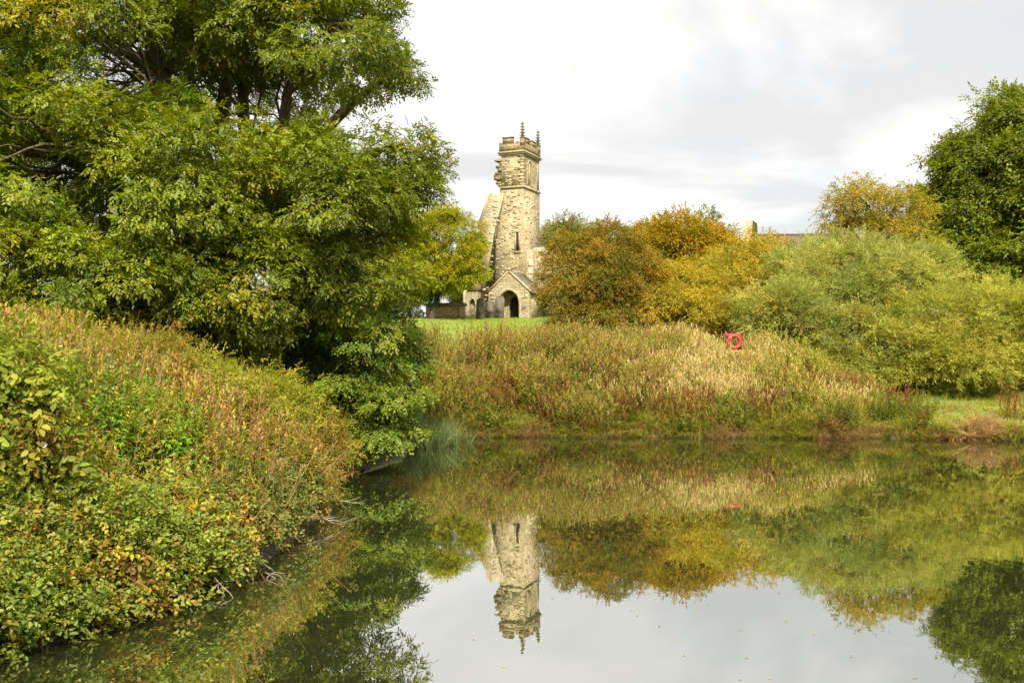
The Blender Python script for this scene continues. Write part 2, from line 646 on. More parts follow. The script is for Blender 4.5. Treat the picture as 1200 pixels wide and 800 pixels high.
class Fol:
    def __init__(self):
        self.v, self.f, self.c, self.n = [], [], [], 0

    def add(self, T, pos, fwd, up, scale, cols, sxyz=None):
        """T = (verts, quads, tone, kind); cols = list of (N,3), one per kind"""
        tv, tf, tone, kind = T
        n = len(pos)
        if n == 0:
            return
        x = fwd / (np.linalg.norm(fwd, axis=1)[:, None] + 1e-9)
        z = up - (up * x).sum(1)[:, None] * x
        z /= np.linalg.norm(z, axis=1)[:, None] + 1e-9
        y = np.cross(z, x)
        s = np.broadcast_to(np.asarray(scale, float), (n,))
        loc = tv[None] * s[:, None, None]
        if sxyz is not None:
            loc = loc * sxyz[:, None, :]
        w = pos[:, None, :] + loc[..., 0:1] * x[:, None, :] + loc[..., 1:2] * y[:, None, :] + loc[..., 2:3] * z[:, None, :]
        V = len(tv)
        f = tf[None] + (np.arange(n) * V)[:, None, None]
        ca = np.stack(cols, 0)                       # kinds, N, 3
        c = ca[kind].transpose(1, 0, 2) * tone[None, :, None]
        self.v.append(w.reshape(-1, 3).astype(np.float32))
        self.f.append(f.reshape(-1, 4) + self.n)
        self.c.append(c.reshape(-1, 3).astype(np.float32))
        self.n += n * V

    def build(self, name, mat, parent=None):
        return mesh_np(name, np.concatenate(self.v), np.concatenate(self.f), mat, parent, np.clip(np.concatenate(self.c), 0, 0.9))


def leaf_quad(base, d, side, nrm, l, w, droop=0.15, fold=0.12):
    base, d, side, nrm = map(np.asarray, (base, d, side, nrm))
    mid = base + d * l * 0.45
    tip = base + d * l - nrm * l * droop
    return [base, mid + side * w / 2 + nrm * w * fold, tip, mid - side * w / 2 + nrm * w * fold]


def unit(v):
    v = np.asarray(v, float)
    return v / (np.linalg.norm(v) + 1e-9)


def leaf_hex(base, d, side, nrm, l, w, droop=0.15, fold=0.12):
    base, d, side, nrm = map(np.asarray, (base, d, side, nrm))
    a, b = base + d * l * 0.28, base + d * l * 0.66 - nrm * l * droop * 0.4
    tip = base + d * l - nrm * l * droop
    u = nrm * w * fold
    return [[base, a + side * w * 0.46 + u, b + side * w * 0.40 + u, tip], [base, tip, b - side * w * 0.40 + u, a - side * w * 0.46 + u]]


def pack(quads, tones, kinds):
    v = np.array([p for q in quads for p in q], float)
    f = np.arange(len(v)).reshape(-1, 4)
    return v, f, np.repeat(np.array(tones, float), 4), np.repeat(np.array(kinds, int), 4)


def t_pinnate(seed, pairs=3, L=0.22, l=0.105, w=0.046):
    r = np.random.default_rng(seed)
    q, t = [], []
    curve = r.uniform(0.08, 0.4)
    for i in range(pairs):
        s = 0.25 + 0.75 * i / pairs
        b = np.array([L * s, 0, -curve * L * s * s])
        for sg in (-1, 1):
            a = R(r.uniform(42, 65))
            d = unit([math.cos(a), sg * math.sin(a), -0.12 + r.normal(0, 0.12)])
            sd = unit(np.cross([0, 0, 1], d))
            nr = unit(np.cross(d, sd) + r.normal(0, 0.18, 3))
            q.append(leaf_quad(b, d, sd, nr, l * r.uniform(0.8, 1.1), w * r.uniform(0.85, 1.15)))
            t.append(r.uniform(0.82, 1.18))
    b = np.array([L, 0, -curve * L])
    q.append(leaf_quad(b, unit([1, r.normal(0, 0.2), -0.5]), np.array([0, 1, 0]), unit([0.4, 0, 1]), l * 1.1, w))
    t.append(1.0)
    return pack(q, t, [0] * len(q))


def t_spray(seed, n=9, L=0.34, l=0.085, w=0.055, ang=55, rand=0.4, lift=0.0, hexa=False):
    r = np.random.default_rng(seed)
    q, t = [], []
    for i in range(n):
        s = 0.15 + 0.85 * i / (n - 1)
        b = np.array([L * s, r.normal(0, 0.02), -0.25 * L * s * s + r.normal(0, 0.02)])
        sg = -1 if i % 2 else 1
        a = R(ang + r.normal(0, 18)) * (1 if i < n - 1 else 0.1)
        d = unit([math.cos(a), sg * math.sin(a), lift + r.normal(0, rand)])
        sd = unit(np.cross([0, 0, 1], d) + r.normal(0, rand * 0.6, 3))
        nr = unit(np.cross(d, sd))
        tn = r.uniform(0.78, 1.22)
        if hexa:
            q += leaf_hex(b, d, sd, nr, l * r.uniform(0.6, 1.2), w * r.uniform(0.75, 1.15), r.uniform(0.0, 0.35), r.uniform(0.02, 0.25))
            t += [tn, tn * 0.96]
        else:
            q.append(leaf_quad(b, d, sd, nr, l * r.uniform(0.7, 1.15), w * r.uniform(0.8, 1.15)))
            t.append(tn)
    return pack(q, t, [0] * len(q))


def t_weed(seed, nl=15, ll=0.17, lw=0.035, top=9, topl=0.075, topw=0.03, lo=0.1, hi=0.82, stem_w=0.006):
    """upright plant of unit height along local x : kinds 0 leaf, 1 stem, 2 flowering top"""
    r = np.random.default_rng(seed)
    q, t, k = [], [], []
    bend = r.normal(0, 0.10, 2)

    def P(s):
        return np.array([s, bend[0] * s * s, bend[1] * s * s])
    for side in ((0, 1, 0), (0, 0, 1)):
        sd = np.array(side) * stem_w
        for a, b in ((0, 0.5), (0.5, 1.0)):
            q.append([P(a) - sd, P(a) + sd, P(b) + sd * 0.6, P(b) - sd * 0.6])
            t.append(1.0)
            k.append(1)
    for i in range(nl):
        s = lo + (hi - lo) * (i + r.uniform(0, 1)) / nl
        az = i * 2.4 + r.normal(0, 0.4)
        up_ = r.uniform(0.15, 0.75)
        d = unit([up_, math.cos(az), math.sin(az)])
        sd = unit(np.cross([1, 0, 0], d))
        nr = np.cross(d, sd)
        if nr[0] < 0:
            nr = -nr
        lsc = (1.15 - 0.6 * s) * r.uniform(0.7, 1.2)
        q.append(leaf_quad(P(s), d, sd, nr, ll * lsc, lw * lsc * 1.1, 0.35))
        t.append(r.uniform(0.75, 1.25))
        k.append(0)
    for i in range(top):
        s = hi - 0.06 + (1.02 - hi) * (i + 0.5) / top
        az = r.uniform(0, 6.28)
        d = unit([r.uniform(0.6, 1.6), math.cos(az), math.sin(az)])
        sd = unit(np.cross(d, r.normal(0, 1, 3)))
        q.append(leaf_quad(P(s), d, sd, np.cross(d, sd), topl * r.uniform(0.7, 1.3), topw * r.uniform(0.7, 1.3)))
        t.append(r.uniform(0.7, 1.3))
        k.append(2)
    return pack(q, t, k)


def t_tuft(seed, n=7, w=0.012, spread=0.45, head=0.0):
    """tuft of blades of unit height along local x; kind 0 blade, 2 seed head"""
    r = np.random.default_rng(seed)
    q, t, k = [], [], []
    for i in range(n):
        az = r.uniform(0, 6.28)
        out = np.array([0, math.cos(az), math.sin(az)])
        sd = np.array([0, -math.sin(az), math.cos(az)]) * w * r.uniform(0.7, 1.3)
        h = r.uniform(0.6, 1.05)
        sp = spread * r.uniform(0.3, 1.2)
        p0 = out * r.uniform(0, 0.06)
        p1 = p0 + np.array([0.55 * h, 0, 0]) + out * sp * 0.3
        p2 = p0 + np.array([h * (1 - 0.25 * sp), 0, 0]) + out * sp
        tn = r.uniform(0.75, 1.25)
        q += [[p0 - sd, p0 + sd, p1 + sd * 0.9, p1 - sd * 0.9], [p1 - sd * 0.9, p1 + sd * 0.9, p2 + sd * 0.15, p2 - sd * 0.15]]
        t += [tn, tn]
        k += [0, 0]
        if head and r.uniform() < head:
            for z in range(3):
                d = unit([1, r.normal(0, 0.35), r.normal(0, 0.35)])
                s2 = unit(np.cross(d, r.normal(0, 1, 3)))
                q.append(leaf_quad(p2 - d * 0.05 * z, d, s2, np.cross(d, s2), 0.10, 0.022))
                t.append(r.uniform(0.8, 1.25))
                k.append(2)
    return pack(q, t, k)


PIN = [t_pinnate(i) for i in range(6)]
SPR = [t_spray(i + 20) for i in range(6)]
BROAD = [t_spray(i + 40, 7, 0.34, 0.12, 0.085, 55, 0.35) for i in range(6)]
WIL = [t_spray(i + 60, 11, 0.42, 0.12, 0.034, 42, 0.4, 0.0) for i in range(6)]
BRAM = [t_spray(i + 80, 7, 0.30, 0.10, 0.075, 60, 0.4, 0, True) for i in range(8)]
HERB = [t_spray(i + 90, 10, 0.30, 0.075, 0.036, 50, 0.4, 0, True) for i in range(8)]
WEED = [t_weed(i + 100) for i in range(8)]
DOCK = [t_weed(i + 120, 7, 0.20, 0.05, 26, 0.06, 0.03, 0.05, 0.45) for i in range(6)]
NETTLE = [t_weed(i + 140, 18, 0.15, 0.07, 3, 0.05, 0.03, 0.1, 0.95) for i in range(6)]
TUFT = [t_tuft(i + 160) for i in range(6)]
STRAW = [t_tuft(i + 180, 7, 0.009, 0.35, 0.8) for i in range(6)]
REED = [t_tuft(i + 200, 9, 0.010, 0.5) for i in range(6)]


GAIN = 1.30        # fresh autumn leaves: one factor for every plant palette


def pick(pal, n, jit=0.16):
    """n colours from a palette [(weight, rgb), ...] with brightness jitter"""
    w = np.array([p[0] for p in pal], float)
    c = np.array([p[1] for p in pal], float)
    i = rng.choice(len(pal), n, p=w / w.sum())
    out = c[i] * (1 + rng.normal(0, jit, (n, 1)))
    lum = (out * np.array([0.3, 0.6, 0.1])).sum(1, keepdims=True)
    out = (lum + 1.05 * (out - lum)) * GAIN
    return np.clip(out * (1 + rng.normal(0, 0.06, (n, 3))), 0.004, 0.85)


def scatter_sprays(fol, temps, pos, fwd, up, scale, cols):
    n = len(pos)
    which = rng.integers(0, len(temps), n)
    for k, T in enumerate(temps):
        m = which == k
        fol.add(T, pos[m], fwd[m], up[m], scale[m], [c[m] for c in cols])


def rand_dir(n):
    v = rng.normal(0, 1, (n, 3))
    return v / np.linalg.norm(v, axis=1)[:, None]


def bez(p0, p1, p2, n=8):
    t = np.linspace(0, 1, n)[:, None]
    return (1 - t) ** 2 * p0 + 2 * t * (1 - t) * p1 + t * t * p2


def wiggle(pts, amt):
    p = pts.copy()
    p[1:-1] += rng.normal(0, amt, p[1:-1].shape)
    return p


def crown(root, lobes, clumps, per, cr, temps, pal, mat, trunk_base, trunk_r, fork_z, scale=1.0, flat=0.6, droop=-0.35, upness=0.9,
          bark=None, shell=0.62, back_keep=0.5, twigs=0.5, pal_clump=0.5, trunk_pts=None, name='crown', spread=1.0, jit=0.32):
    """crown of leaf sprays grouped in clumps over overlapping lobes, on a forking trunk"""
    bark = bark or M_BARK
    L = np.array(lobes, float)
    C, S = L[:, :3], L[:, 3:6]
    w = S[:, 0] * S[:, 2] + S[:, 0] * S[:, 1]
    who = rng.choice(len(L), int(clumps * 1.6), p=w / w.sum())
    d = rand_dir(len(who))
    rad = shell + (1.0 - shell) * rng.uniform(0, 1, len(who)) ** 0.6
    stray = rng.uniform(0, 1, len(who)) < 0.14
    rad = np.where(stray, rng.uniform(1.0, 1.2, len(who)), rad)
    cen = C[who] + d * S[who] * rad[:, None]
    keep = np.ones(len(who), bool)
    for j in range(len(L)):                       # not deep inside another lobe
        q = np.linalg.norm((cen - C[j]) / S[j], axis=1)
        keep &= (q > 0.55) | (who == j)
    keep &= ~((d[:, 1] > 0.35) & (rng.uniform(0, 1, len(who)) > back_keep))
    keep &= cen[:, 2] > ground_z(cen[:, 0], cen[:, 1]) + 0.15
    who, d, cen, stray = who[keep][:clumps], d[keep][:clumps], cen[keep][:clumps], stray[keep][:clumps]
    n = len(who)
    R_c = cr * rng.uniform(0.6, 1.3, n) * np.where(stray, 0.55, 1.0)
    rep = np.maximum(4, (per * (R_c / cr) ** 2)).astype(int)
    ci = np.repeat(np.arange(n), rep)
    m = len(ci)
    off = rand_dir(m) * rng.uniform(0.25, 1.0, (m, 1)) ** 0.5
    pos = cen[ci] + off * R_c[ci][:, None] * np.array([1, 1, flat]) * spread
    pos[:, 2] -= 0.35 * R_c[ci] * (off[:, 0] ** 2 + off[:, 1] ** 2)
    o = d[ci]
    fwd = 0.7 * off * np.array([1, 1, 0.5]) + 0.45 * o + np.array([0, 0, droop]) + rng.normal(0, jit, (m, 3))
    up = np.array([0, 0, 1.0]) * upness + 0.55 * o + 0.25 * off + rng.normal(0, 0.32, (m, 3))
    base = pick(pal, n, 0.14)
    own = pick(pal, m, 0.14)
    col = base[ci] * pal_clump + own * (1 - pal_clump)
    fol = Fol()
    scatter_sprays(fol, temps, pos, fwd, up, scale * rng.uniform(0.75, 1.25, m), [col])
    fol.build(name, mat, root)
    # trunk, limbs and twigs
    tb = np.asarray(trunk_base, float)
    mb = MB()
    if trunk_pts is None:
        top = np.array([C[:, 0].mean() * 0.4 + tb[0] * 0.6, C[:, 1].mean() * 0.4 + tb[1] * 0.6, tb[2] + fork_z])
        tp = wiggle(bez(tb - np.array([0, 0, 0.4]), tb + np.array([0, 0, fork_z * 0.6]), top, 8), trunk_r * 0.15)
    else:
        tp = np.asarray(trunk_pts, float)
        top = tp[-1]
    fl = np.linspace(1.25, 0.72, len(tp))
    fl[0] = 1.7
    mb.tube(tp, trunk_r * fl, 10)
    for j in range(len(L)):
        if twigs <= 0:
            break
        end = C[j] + np.array([0, 0, 0.25 * S[j, 2]])
        mid = 0.5 * (top + end) + np.array([0, 0, 0.18 * np.linalg.norm(end - top)])
        lp = wiggle(bez(top, mid, end, 9), 0.02 * np.linalg.norm(end - top))
        r0 = trunk_r * (0.62 if len(L) < 6 else 0.5)
        mb.tube(lp, np.linspace(r0, max(0.02, r0 * 0.22), 9), 7)
        idx = np.where(who == j)[0]
        idx = idx[rng.uniform(0, 1, len(idx)) < twigs]
        for k in idx:
            a = lp[rng.integers(3, 9)]
            b = cen[k]
            mm = 0.5 * (a + b) + np.array([0, 0, 0.12 * np.linalg.norm(b - a)])
            tw = wiggle(bez(a, mm, b, 5), 0.05 * np.linalg.norm(b - a))
            rr = min(0.05, trunk_r * 0.16)
            mb.tube(tw, np.linspace(rr, rr * 0.3, 5), 4, cap=False)
    mb.build('trunk', bark, root, smooth=True, local=False)
    return cen, R_c


def px_lobes(rows):
    """rows of (px, py, D, half width px, half height px, half depth m) -> world ellipsoids"""
    out = []
    for px, py, D, w, h, ry in rows:
        c = at(px, py, D)
        out.append((c[0], c[1], c[2], w * D / F, ry, h * D / F))
    return out


def gbase(px, D):
    x = (px - 600.0) / F * D
    return np.array([x, D, float(ground_z(x, D))])


# ------------------------------------------------------------------ the church
CA = R(24)
ORG = np.array([(613 - 600) / F * 85, 85.0, 0.0])
ORG[2] = float(ground_z(ORG[0], ORG[1]))
church = empty('ruined_church', ORG, -CA, 'ruined pale limestone church with a broken square tower, corner pinnacles and gabled south porch', 'church')
ZC = ORG[2]


def zl(y, D=85.0):
    return (HY - y) * D / F + CAM_H - ZC


def rubble(mb, x0, x1, z0, z1, y, n, face='s'):
    """single stones standing a little proud of a wall face"""
    for _ in range(n):
        w, h, p = rng.uniform(0.16, 0.42), rng.uniform(0.10, 0.20), rng.uniform(0.006, 0.028)
        a, z = rng.uniform(x0, x1 - w), rng.uniform(z0, z1 - h)
        if face == 's':
            mb.box(a, a + w, y - p, y + 0.1, z, z + h, 0.012)
        else:
            mb.box(y - 0.1, y + p, a, a + w, z, z + h, 0.012)


def arch_wall(mb, x0, x1, top, hw, spring, apex, y0, y1, cx=0.0, z0=0.0, sill=None, swap=False):
    """upright slab between y0 and y1 with a pointed opening; top is a function of x"""
    n = 9
    # pointed arch: two arcs
    xs = np.concatenate([np.linspace(-hw, 0, n), np.linspace(0, hw, n)[1:]])
    zz = spring + (apex - spring) * np.sqrt(np.maximum(0, 1 - (np.abs(xs) / hw) ** 1.7))
    s0 = z0 if sill is None else sill
    cols = [(x0, x0), (cx - hw, cx - hw)]

    def quad(p):
        v = np.array(p, float)
        if swap:
            v = v[:, [1, 0, 2]]
        mb.raw(v, [(0, 1, 2, 3)])

    def strip(xa, xb, la, lb, ta, tb):
        quad([(xa, y0, la), (xb, y0, lb), (xb, y0, tb), (xa, y0, ta)])
        quad([(xb, y1, lb), (xa, y1, la), (xa, y1, ta), (xb, y1, tb)])
        quad([(xa, y0, ta), (xb, y0, tb), (xb, y1, tb), (xa, y1, ta)])
        quad([(xa, y1, la), (xb, y1, lb), (xb, y0, lb), (xa, y0, la)])
    strip(x0, cx - hw, z0, z0, top(x0), top(cx - hw))
    strip(cx + hw, x1, z0, z0, top(cx + hw), top(x1))
    for i in range(len(xs) - 1):
        strip(cx + xs[i], cx + xs[i + 1], zz[i], zz[i + 1], top(cx + xs[i]), top(cx + xs[i + 1]))
        if sill is not None:
            strip(cx + xs[i], cx + xs[i + 1], z0, z0, sill, sill)
    for x, za, zb in ((x0, z0, top(x0)), (x1, z0, top(x1)), (cx - hw, s0, spring), (cx + hw, s0, spring)):
        quad([(x, y0, za), (x, y1, za), (x, y1, zb), (x, y0, zb)])


def arch_ring(mb, hw, spring, z0, apex, th, y0, y1, cx=0.0, swap=False):
    """dressed moulding round a pointed opening"""
    n = 10
    xs = np.concatenate([np.linspace(-hw, 0, n), np.linspace(0, hw, n)[1:]])
    zz = spring + (apex - spring) * np.sqrt(np.maximum(0, 1 - (np.abs(xs) / hw) ** 1.7))
    inner = [(-hw, z0)] + list(zip(xs, zz)) + [(hw, z0)]
    k = (hw + th) / hw
    ka = (apex - spring + th * 1.15) / (apex - spring)
    outer = [(-hw - th, z0)] + [(x * k, spring + (z - spring) * ka) for x, z in zip(xs, zz)] + [(hw + th, z0)]
    v, f = [], []
    m = len(inner)
    for y in (y0, y1):
        v += [(cx + x, y, z) for x, z in inner]
        v += [(cx + x, y, z) for x, z in outer]
    for i in range(m - 1):
        f += [(i, i + 1, m + i + 1, m + i), (2 * m + i, 3 * m + i, 3 * m + i + 1, 2 * m + i + 1),
              (i, 2 * m + i, 2 * m + i + 1, i + 1), (m + i, m + i + 1, 3 * m + i + 1, 3 * m + i)]
    v = np.array(v, float)
    if swap:
        v = v[:, [1, 0, 2]]
    mb.raw(v, f)


def make_church():
    W2 = 3.8
    z_str, z_low, z_par, z_top = zl(178), zl(218), zl(166), zl(159.5)
    # lower stage of the tower: its broken west side batters outwards
    b = MB()
    poly = [(-3.2, -0.4), (0.06, -0.4), (0.06, z_low), (-2.15, z_low), (-2.45, z_low - 0.8), (-3.0, 7.6)]
    b.prism(poly, 0.0, W2)
    rubble(b, -2.9, 0, 3.5, 7.8, 0.0, 60)
    rubble(b, -2.1, 0, 7.8, z_low - 0.3, 0.0, 45)
    rubble(b, 0.1, W2, 6.2, z_low - 0.3, 0.06, 30, 'e')
    tower = b.build('tower', M_STONE, church)
    # slit window low on the south face: dressed blocks round a dark panel standing in for its shade
    s = MB()
    sx, sz = -0.55, zl(283)
    s.box(sx - 0.28, sx - 0.13, -0.07, 0.05, sz - 0.85, sz + 0.85)
    s.box(sx + 0.13, sx + 0.28, -0.07, 0.05, sz - 0.85, sz + 0.85)
    s.box(sx - 0.28, sx + 0.28, -0.075, 0.05, sz + 0.85, sz + 1.05)
    s.box(sx - 0.30, sx + 0.30, -0.09, 0.05, sz - 1.0, sz - 0.85)
    w = s.build('slit_window', M_DRESSED, tower)
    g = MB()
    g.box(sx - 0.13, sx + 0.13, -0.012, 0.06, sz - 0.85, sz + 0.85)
    g.build('window_shadow_panel', M_DOOR_SHADE, tower)
    # belfry stage: south wall and north wall solid, east wall with a lancet
    b = MB()
    b.box(-2.15, 0.0, 0.0, 0.5, z_low, z_str)
    b.box(-2.15, 0.0, W2 - 0.5, W2, z_low, z_str)
    b.box(-2.15, -1.7, 0.5, W2 - 0.5, z_low, z_str)
    arch_wall(b, 0.5, W2 - 0.5, lambda q: z_str, 0.45, z_low + 1.75, z_low + 2.55, -0.45, 0.0, cx=1.55, z0=z_low, sill=z_low + 0.35, swap=True)
    rubble(b, -2.1, 0, z_low + 0.2, z_str - 0.2, 0.0, 34)
    # quoins at the corner
    z = z_low + 0.05
    k = 0
    while z < z_str - 0.3:
        h = rng.uniform(0.22, 0.34)
        lw, lw2 = (0.5, 0.28) if k % 2 else (0.28, 0.5)
        b.box(-lw, 0.035, -0.035, lw2, z, z + h - 0.02)
        z += h
        k += 1
    belfry = b.build('belfry', M_STONE, church)
    b = MB()
    arch_ring(b, 0.45, z_low + 1.75, z_low + 0.35, z_low + 2.55, 0.13, -0.2, 0.05, cx=1.55, swap=True)
    b.box(-0.22, 0.035, 1.5, 1.6, z_low + 0.35, z_low + 2.35)
    b.build('lancet_window', M_DRESSED, belfry)
    # ragged stump of the fallen west wall
    b = MB()
    z = z_low - 0.35
    while z < zl(186):
        h = rng.uniform(0.16, 0.34)
        b.box(-2.66 - rng.uniform(-0.34, 0.42), -2.1, 0.05 + rng.uniform(0, 0.2), 1.1 + rng.uniform(-0.1, 0.4), z, z + h, 0.03)
        z += h * 0.96
    b.box(-2.85, -2.1, 0.0, 1.2, zl(186), zl(184), 0.02)
    b.build('broken_wall', M_STONE_DARK, church)
    # parapet with battlements
    b = MB()
    z0, z1, z2 = z_str + 0.20, z_par, z_top
    th = 0.32
    xw, xe, ys, yn = -2.35, 0.10, -0.10, W2 + 0.1
    b.box(xw, xe, ys, ys + th, z0, z1)
    b.box(xw, xe, yn - th, yn, z0, z1)
    b.box(xe - th, xe, ys + th, yn - th, z0, z1)
    b.box(xw, xw + th, ys + th, yn - th, z0, z1 - 0.15)
    b.box(xw + 0.35, xw + 1.35, ys - 0.004, ys + th, z1, z2)
    b.box(xw + 0.30, xw + 1.40, ys - 0.05, ys + th + 0.04, z2, z2 + 0.09)
    b.box(xw - 0.02, xw + 0.30, ys - 0.004, ys + th, z1, z1 + 0.12)
    b.box(xe - 0.75, xe - 0.32, ys - 0.004, ys + th, z1, z1 + 0.10)
    for y0_, y1_ in ((0.35, 1.25), (1.85, 2.75)):
        b.box(xe - th, xe + 0.004, y0_, y1_, z1, z2 - 0.05)
        b.box(xe - th - 0.03, xe + 0.05, y0_ - 0.05, y1_ + 0.05, z2 - 0.05, z2 + 0.04)
    par = b.build('parapet', M_STONE_DARK, church)
    # pierced quatrefoil-like dark panels are cut as small recess frames
    b = MB()
    for y_ in (0.55, 1.15, 1.75, 2.35, 2.95):
        b = MB()
        b.box(xe - 0.01, xe + 0.03, y_ - 0.16, y_ + 0.16, z0 + 0.25, z0 + 0.31)
        b.box(xe - 0.01, xe + 0.03, y_ - 0.16, y_ + 0.16, z0 + 0.55, z0 + 0.61)
        b.box(xe - 0.01, xe + 0.03, y_ - 0.16, y_ - 0.10, z0 + 0.31, z0 + 0.55)
        b.box(xe - 0.01, xe + 0.03, y_ + 0.10, y_ + 0.16, z0 + 0.31, z0 + 0.55)
        b.build('panel_tracery', M_DRESSED, par)
    b = MB()
    b.prism([(-2.0, z0 + 0.2), (0.0, z0 + 0.2), (-1.0, z0 + 0.35)], 0.2, W2 - 0.2)
    b.build('tower_roof', M_SLATE, church)
    # string courses
    b = MB()
    b.box(-2.46, 0.2, -0.2, W2 + 0.2, z_str + 0.05, z_str + 0.20)
    b.box(-2.38, 0.12, -0.12, W2 + 0.12, z_str - 0.10, z_str + 0.05)
    b.build('cornice', M_DRESSED, church)
    b = MB()
    b.box(-2.25, 0.14, -0.10, W2 + 0.1, z_low - 0.09, z_low + 0.09)
    b.build('string_course', M_DRESSED, church)
    for i in range(9):
        x = -2.1 + i * 0.25
        MB().box(x, x + 0.11, -0.09, 0.02, z_str - 0.26, z_str - 0.10).build('corbel', M_STONE_DARK, church)
    for i in range(14):
        y = 0.1 + i * 0.26
        MB().box(-0.02, 0.09, y, y + 0.11, z_str - 0.26, z_str - 0.10).build('corbel', M_STONE_DARK, church)
    # crocketed pinnacles
    for (x, y, h) in ((-0.08, 0.06, zl(141)), (-0.08, W2 - 0.08, zl(141) + 0.02)):
        b = MB()
        zb = z_par - 0.25
        b.box(x - 0.19, x + 0.19, y - 0.19, y + 0.19, zb, zb + 0.62)
        b.box(x - 0.23, x + 0.23, y - 0.23, y + 0.23, zb + 0.62, zb + 0.70)
        zt = h
        pts = [(x, y, zb + 0.70), (x, y, zt - 0.12), (x, y, zt)]
        b.tube(np.array(pts), [0.20, 0.05, 0.02], 4)
        nk = 5
        for i in range(nk):
            s = (i + 0.5) / nk
            zz_ = zb + 0.70 + s * (zt - zb - 0.85)
            rr = 0.20 * (1 - s) + 0.06
            for ang in range(4):
                a = ang * math.pi / 2 + math.pi / 4
                cx_, cy_ = x + math.cos(a) * rr, y + math.sin(a) * rr
                b.box(cx_ - 0.045, cx_ + 0.045, cy_ - 0.045, cy_ + 0.045, zz_, zz_ + 0.09)
        b.box(x - 0.07, x + 0.07, y - 0.07, y + 0.07, zt - 0.18, zt - 0.10)
        b.build('pinnacle', M_STONE_DARK, church)
    # raking buttress left of the tower
    b = MB()
    b.prism([(-4.35, -0.4), (-2.75, -0.4), (-2.75, 8.1), (-1.80, z_low - 0.55), (-3.25, z_low - 0.5), (-4.35, 8.5)], -0.13, 2.6)
    rubble(b, -4.2, -2.9, 0.5, 8.0, -0.13, 46)
    rubble(b, -3.1, -2.3, 8.3, z_low - 1.0, -0.13, 14)
    b.build('buttress', M_STONE_PALE, church)
    b = MB()                                     # its sloping coping
    b.prism([(-4.50, 8.42), (-4.30, 8.50), (-3.20, z_low - 0.42), (-3.38, z_low - 0.38)], -0.24, 2.7)
    b.build('coping', M_DRESSED, church)
    # low stub of wall with a little roof, left of the buttress
    b = MB()
    arch_wall(b, -5.5, -4.25, lambda q: zl(340), 0.32, 1.1, 1.7, -0.6, -0.2, cx=-4.85, z0=-0.4)
    b.box(-5.5, -4.25, -0.2, 1.8, -0.4, zl(340))
    b.box(-5.85, -5.6, -0.5, 0.2, -0.4, zl(338))
    stub = b.build('west_wall', M_STONE_PALE, church)
    b = MB()
    b.prism([(-5.4, zl(340)), (-4.2, zl(340)), (-4.2, zl(331)), (-4.9, zl(331))], -0.65, 1.8)
    b.build('lean_to_roof', M_PANTILE, church)
    # nave running right (roofless), up to the east gable
    b, b2 = MB(), MB()
    NL = 19.3
    x = 0.06
    while x < NL:
        w = rng.uniform(0.5, 1.1)
        h = zl(291) - 0.15 * wob(x, 0, 1.4) + rng.uniform(-0.07, 0.07)
        b.box(x, x + w - 0.003, 0.35, 1.05, -0.6, h)
        b2.box(x, x + w - 0.003, 6.6, 7.3, -0.6, h - 0.1)
        x += w
    rubble(b, 0.2, 12, 3, 6.0, 0.35, 90)
    b.build('nave_wall', M_STONE_PALE, church)
    b2.build('nave_wall', M_STONE_PALE, church)
    b = MB()
    hz = zl(253, 77)
    gx = NL
    b.raw([(gx, 0.4, -0.6), (gx, 7.3, -0.6), (gx, 7.3, 5.7), (gx, 5.5, hz - 1.0), (gx, 4.9, hz), (gx, 2.9, hz), (gx, 2.2, hz - 1.3), (gx, 0.4, 5.7),
           (gx + 0.7, 0.4, -0.6), (gx + 0.7, 7.3, -0.6), (gx + 0.7, 7.3, 5.7), (gx + 0.7, 5.5, hz - 1.0), (gx + 0.7, 4.9, hz), (gx + 0.7, 2.9, hz), (gx + 0.7, 2.2, hz - 1.3), (gx + 0.7, 0.4, 5.7)],
          [(0, 1, 2, 7), (7, 2, 3, 6), (6, 3, 4, 5), (8, 15, 10, 9), (15, 14, 11, 10), (14, 13, 12, 11)] + [(i, (i + 1) % 8, (i + 1) % 8 + 8, i + 8) for i in range(8)])
    rubble(b, 3.0, 4.8, hz - 3, hz - 0.3, gx + 0.7, 8, 'e')
    b.build('gable', M_STONE_PALE, church)
    # south porch
    P0 = -3.3                                    # porch front plane
    px0, px1 = -1.9, 2.0
    cx = 0.5 * (px0 + px1)
    ap, ev = zl(319, 82), zl(342, 82)

    def topf(q):
        return ev + (ap - ev) * (1 - abs(q - cx) / (0.5 * (px1 - px0)))
    zd = float(-0.3)
    b = MB()
    arch_wall(b, px0, px1, topf, 0.98, 1.05, 2.15, P0, P0 + 0.45, cx=cx, z0=zd)
    b.box(px0, px0 + 0.45, P0 + 0.45, -0.01, zd, ev)
    b.box(px1 - 0.45, px1, P0 + 0.45, -0.01, zd, ev)
    rubble(b, px0 + 0.1, px0 + 0.9, 0.2, ev, P0, 12)
    rubble(b, px1 - 0.9, px1 - 0.1, 0.2, ev, P0, 12)
    porch = b.build('porch', M_STONE_PALE, church)
    b = MB()
    arch_ring(b, 0.98, 1.05, zd, 2.15, 0.2, P0 - 0.07, P0 + 0.2, cx=cx)
    b.build('porch_arch', M_DRESSED, porch)
    b = MB()
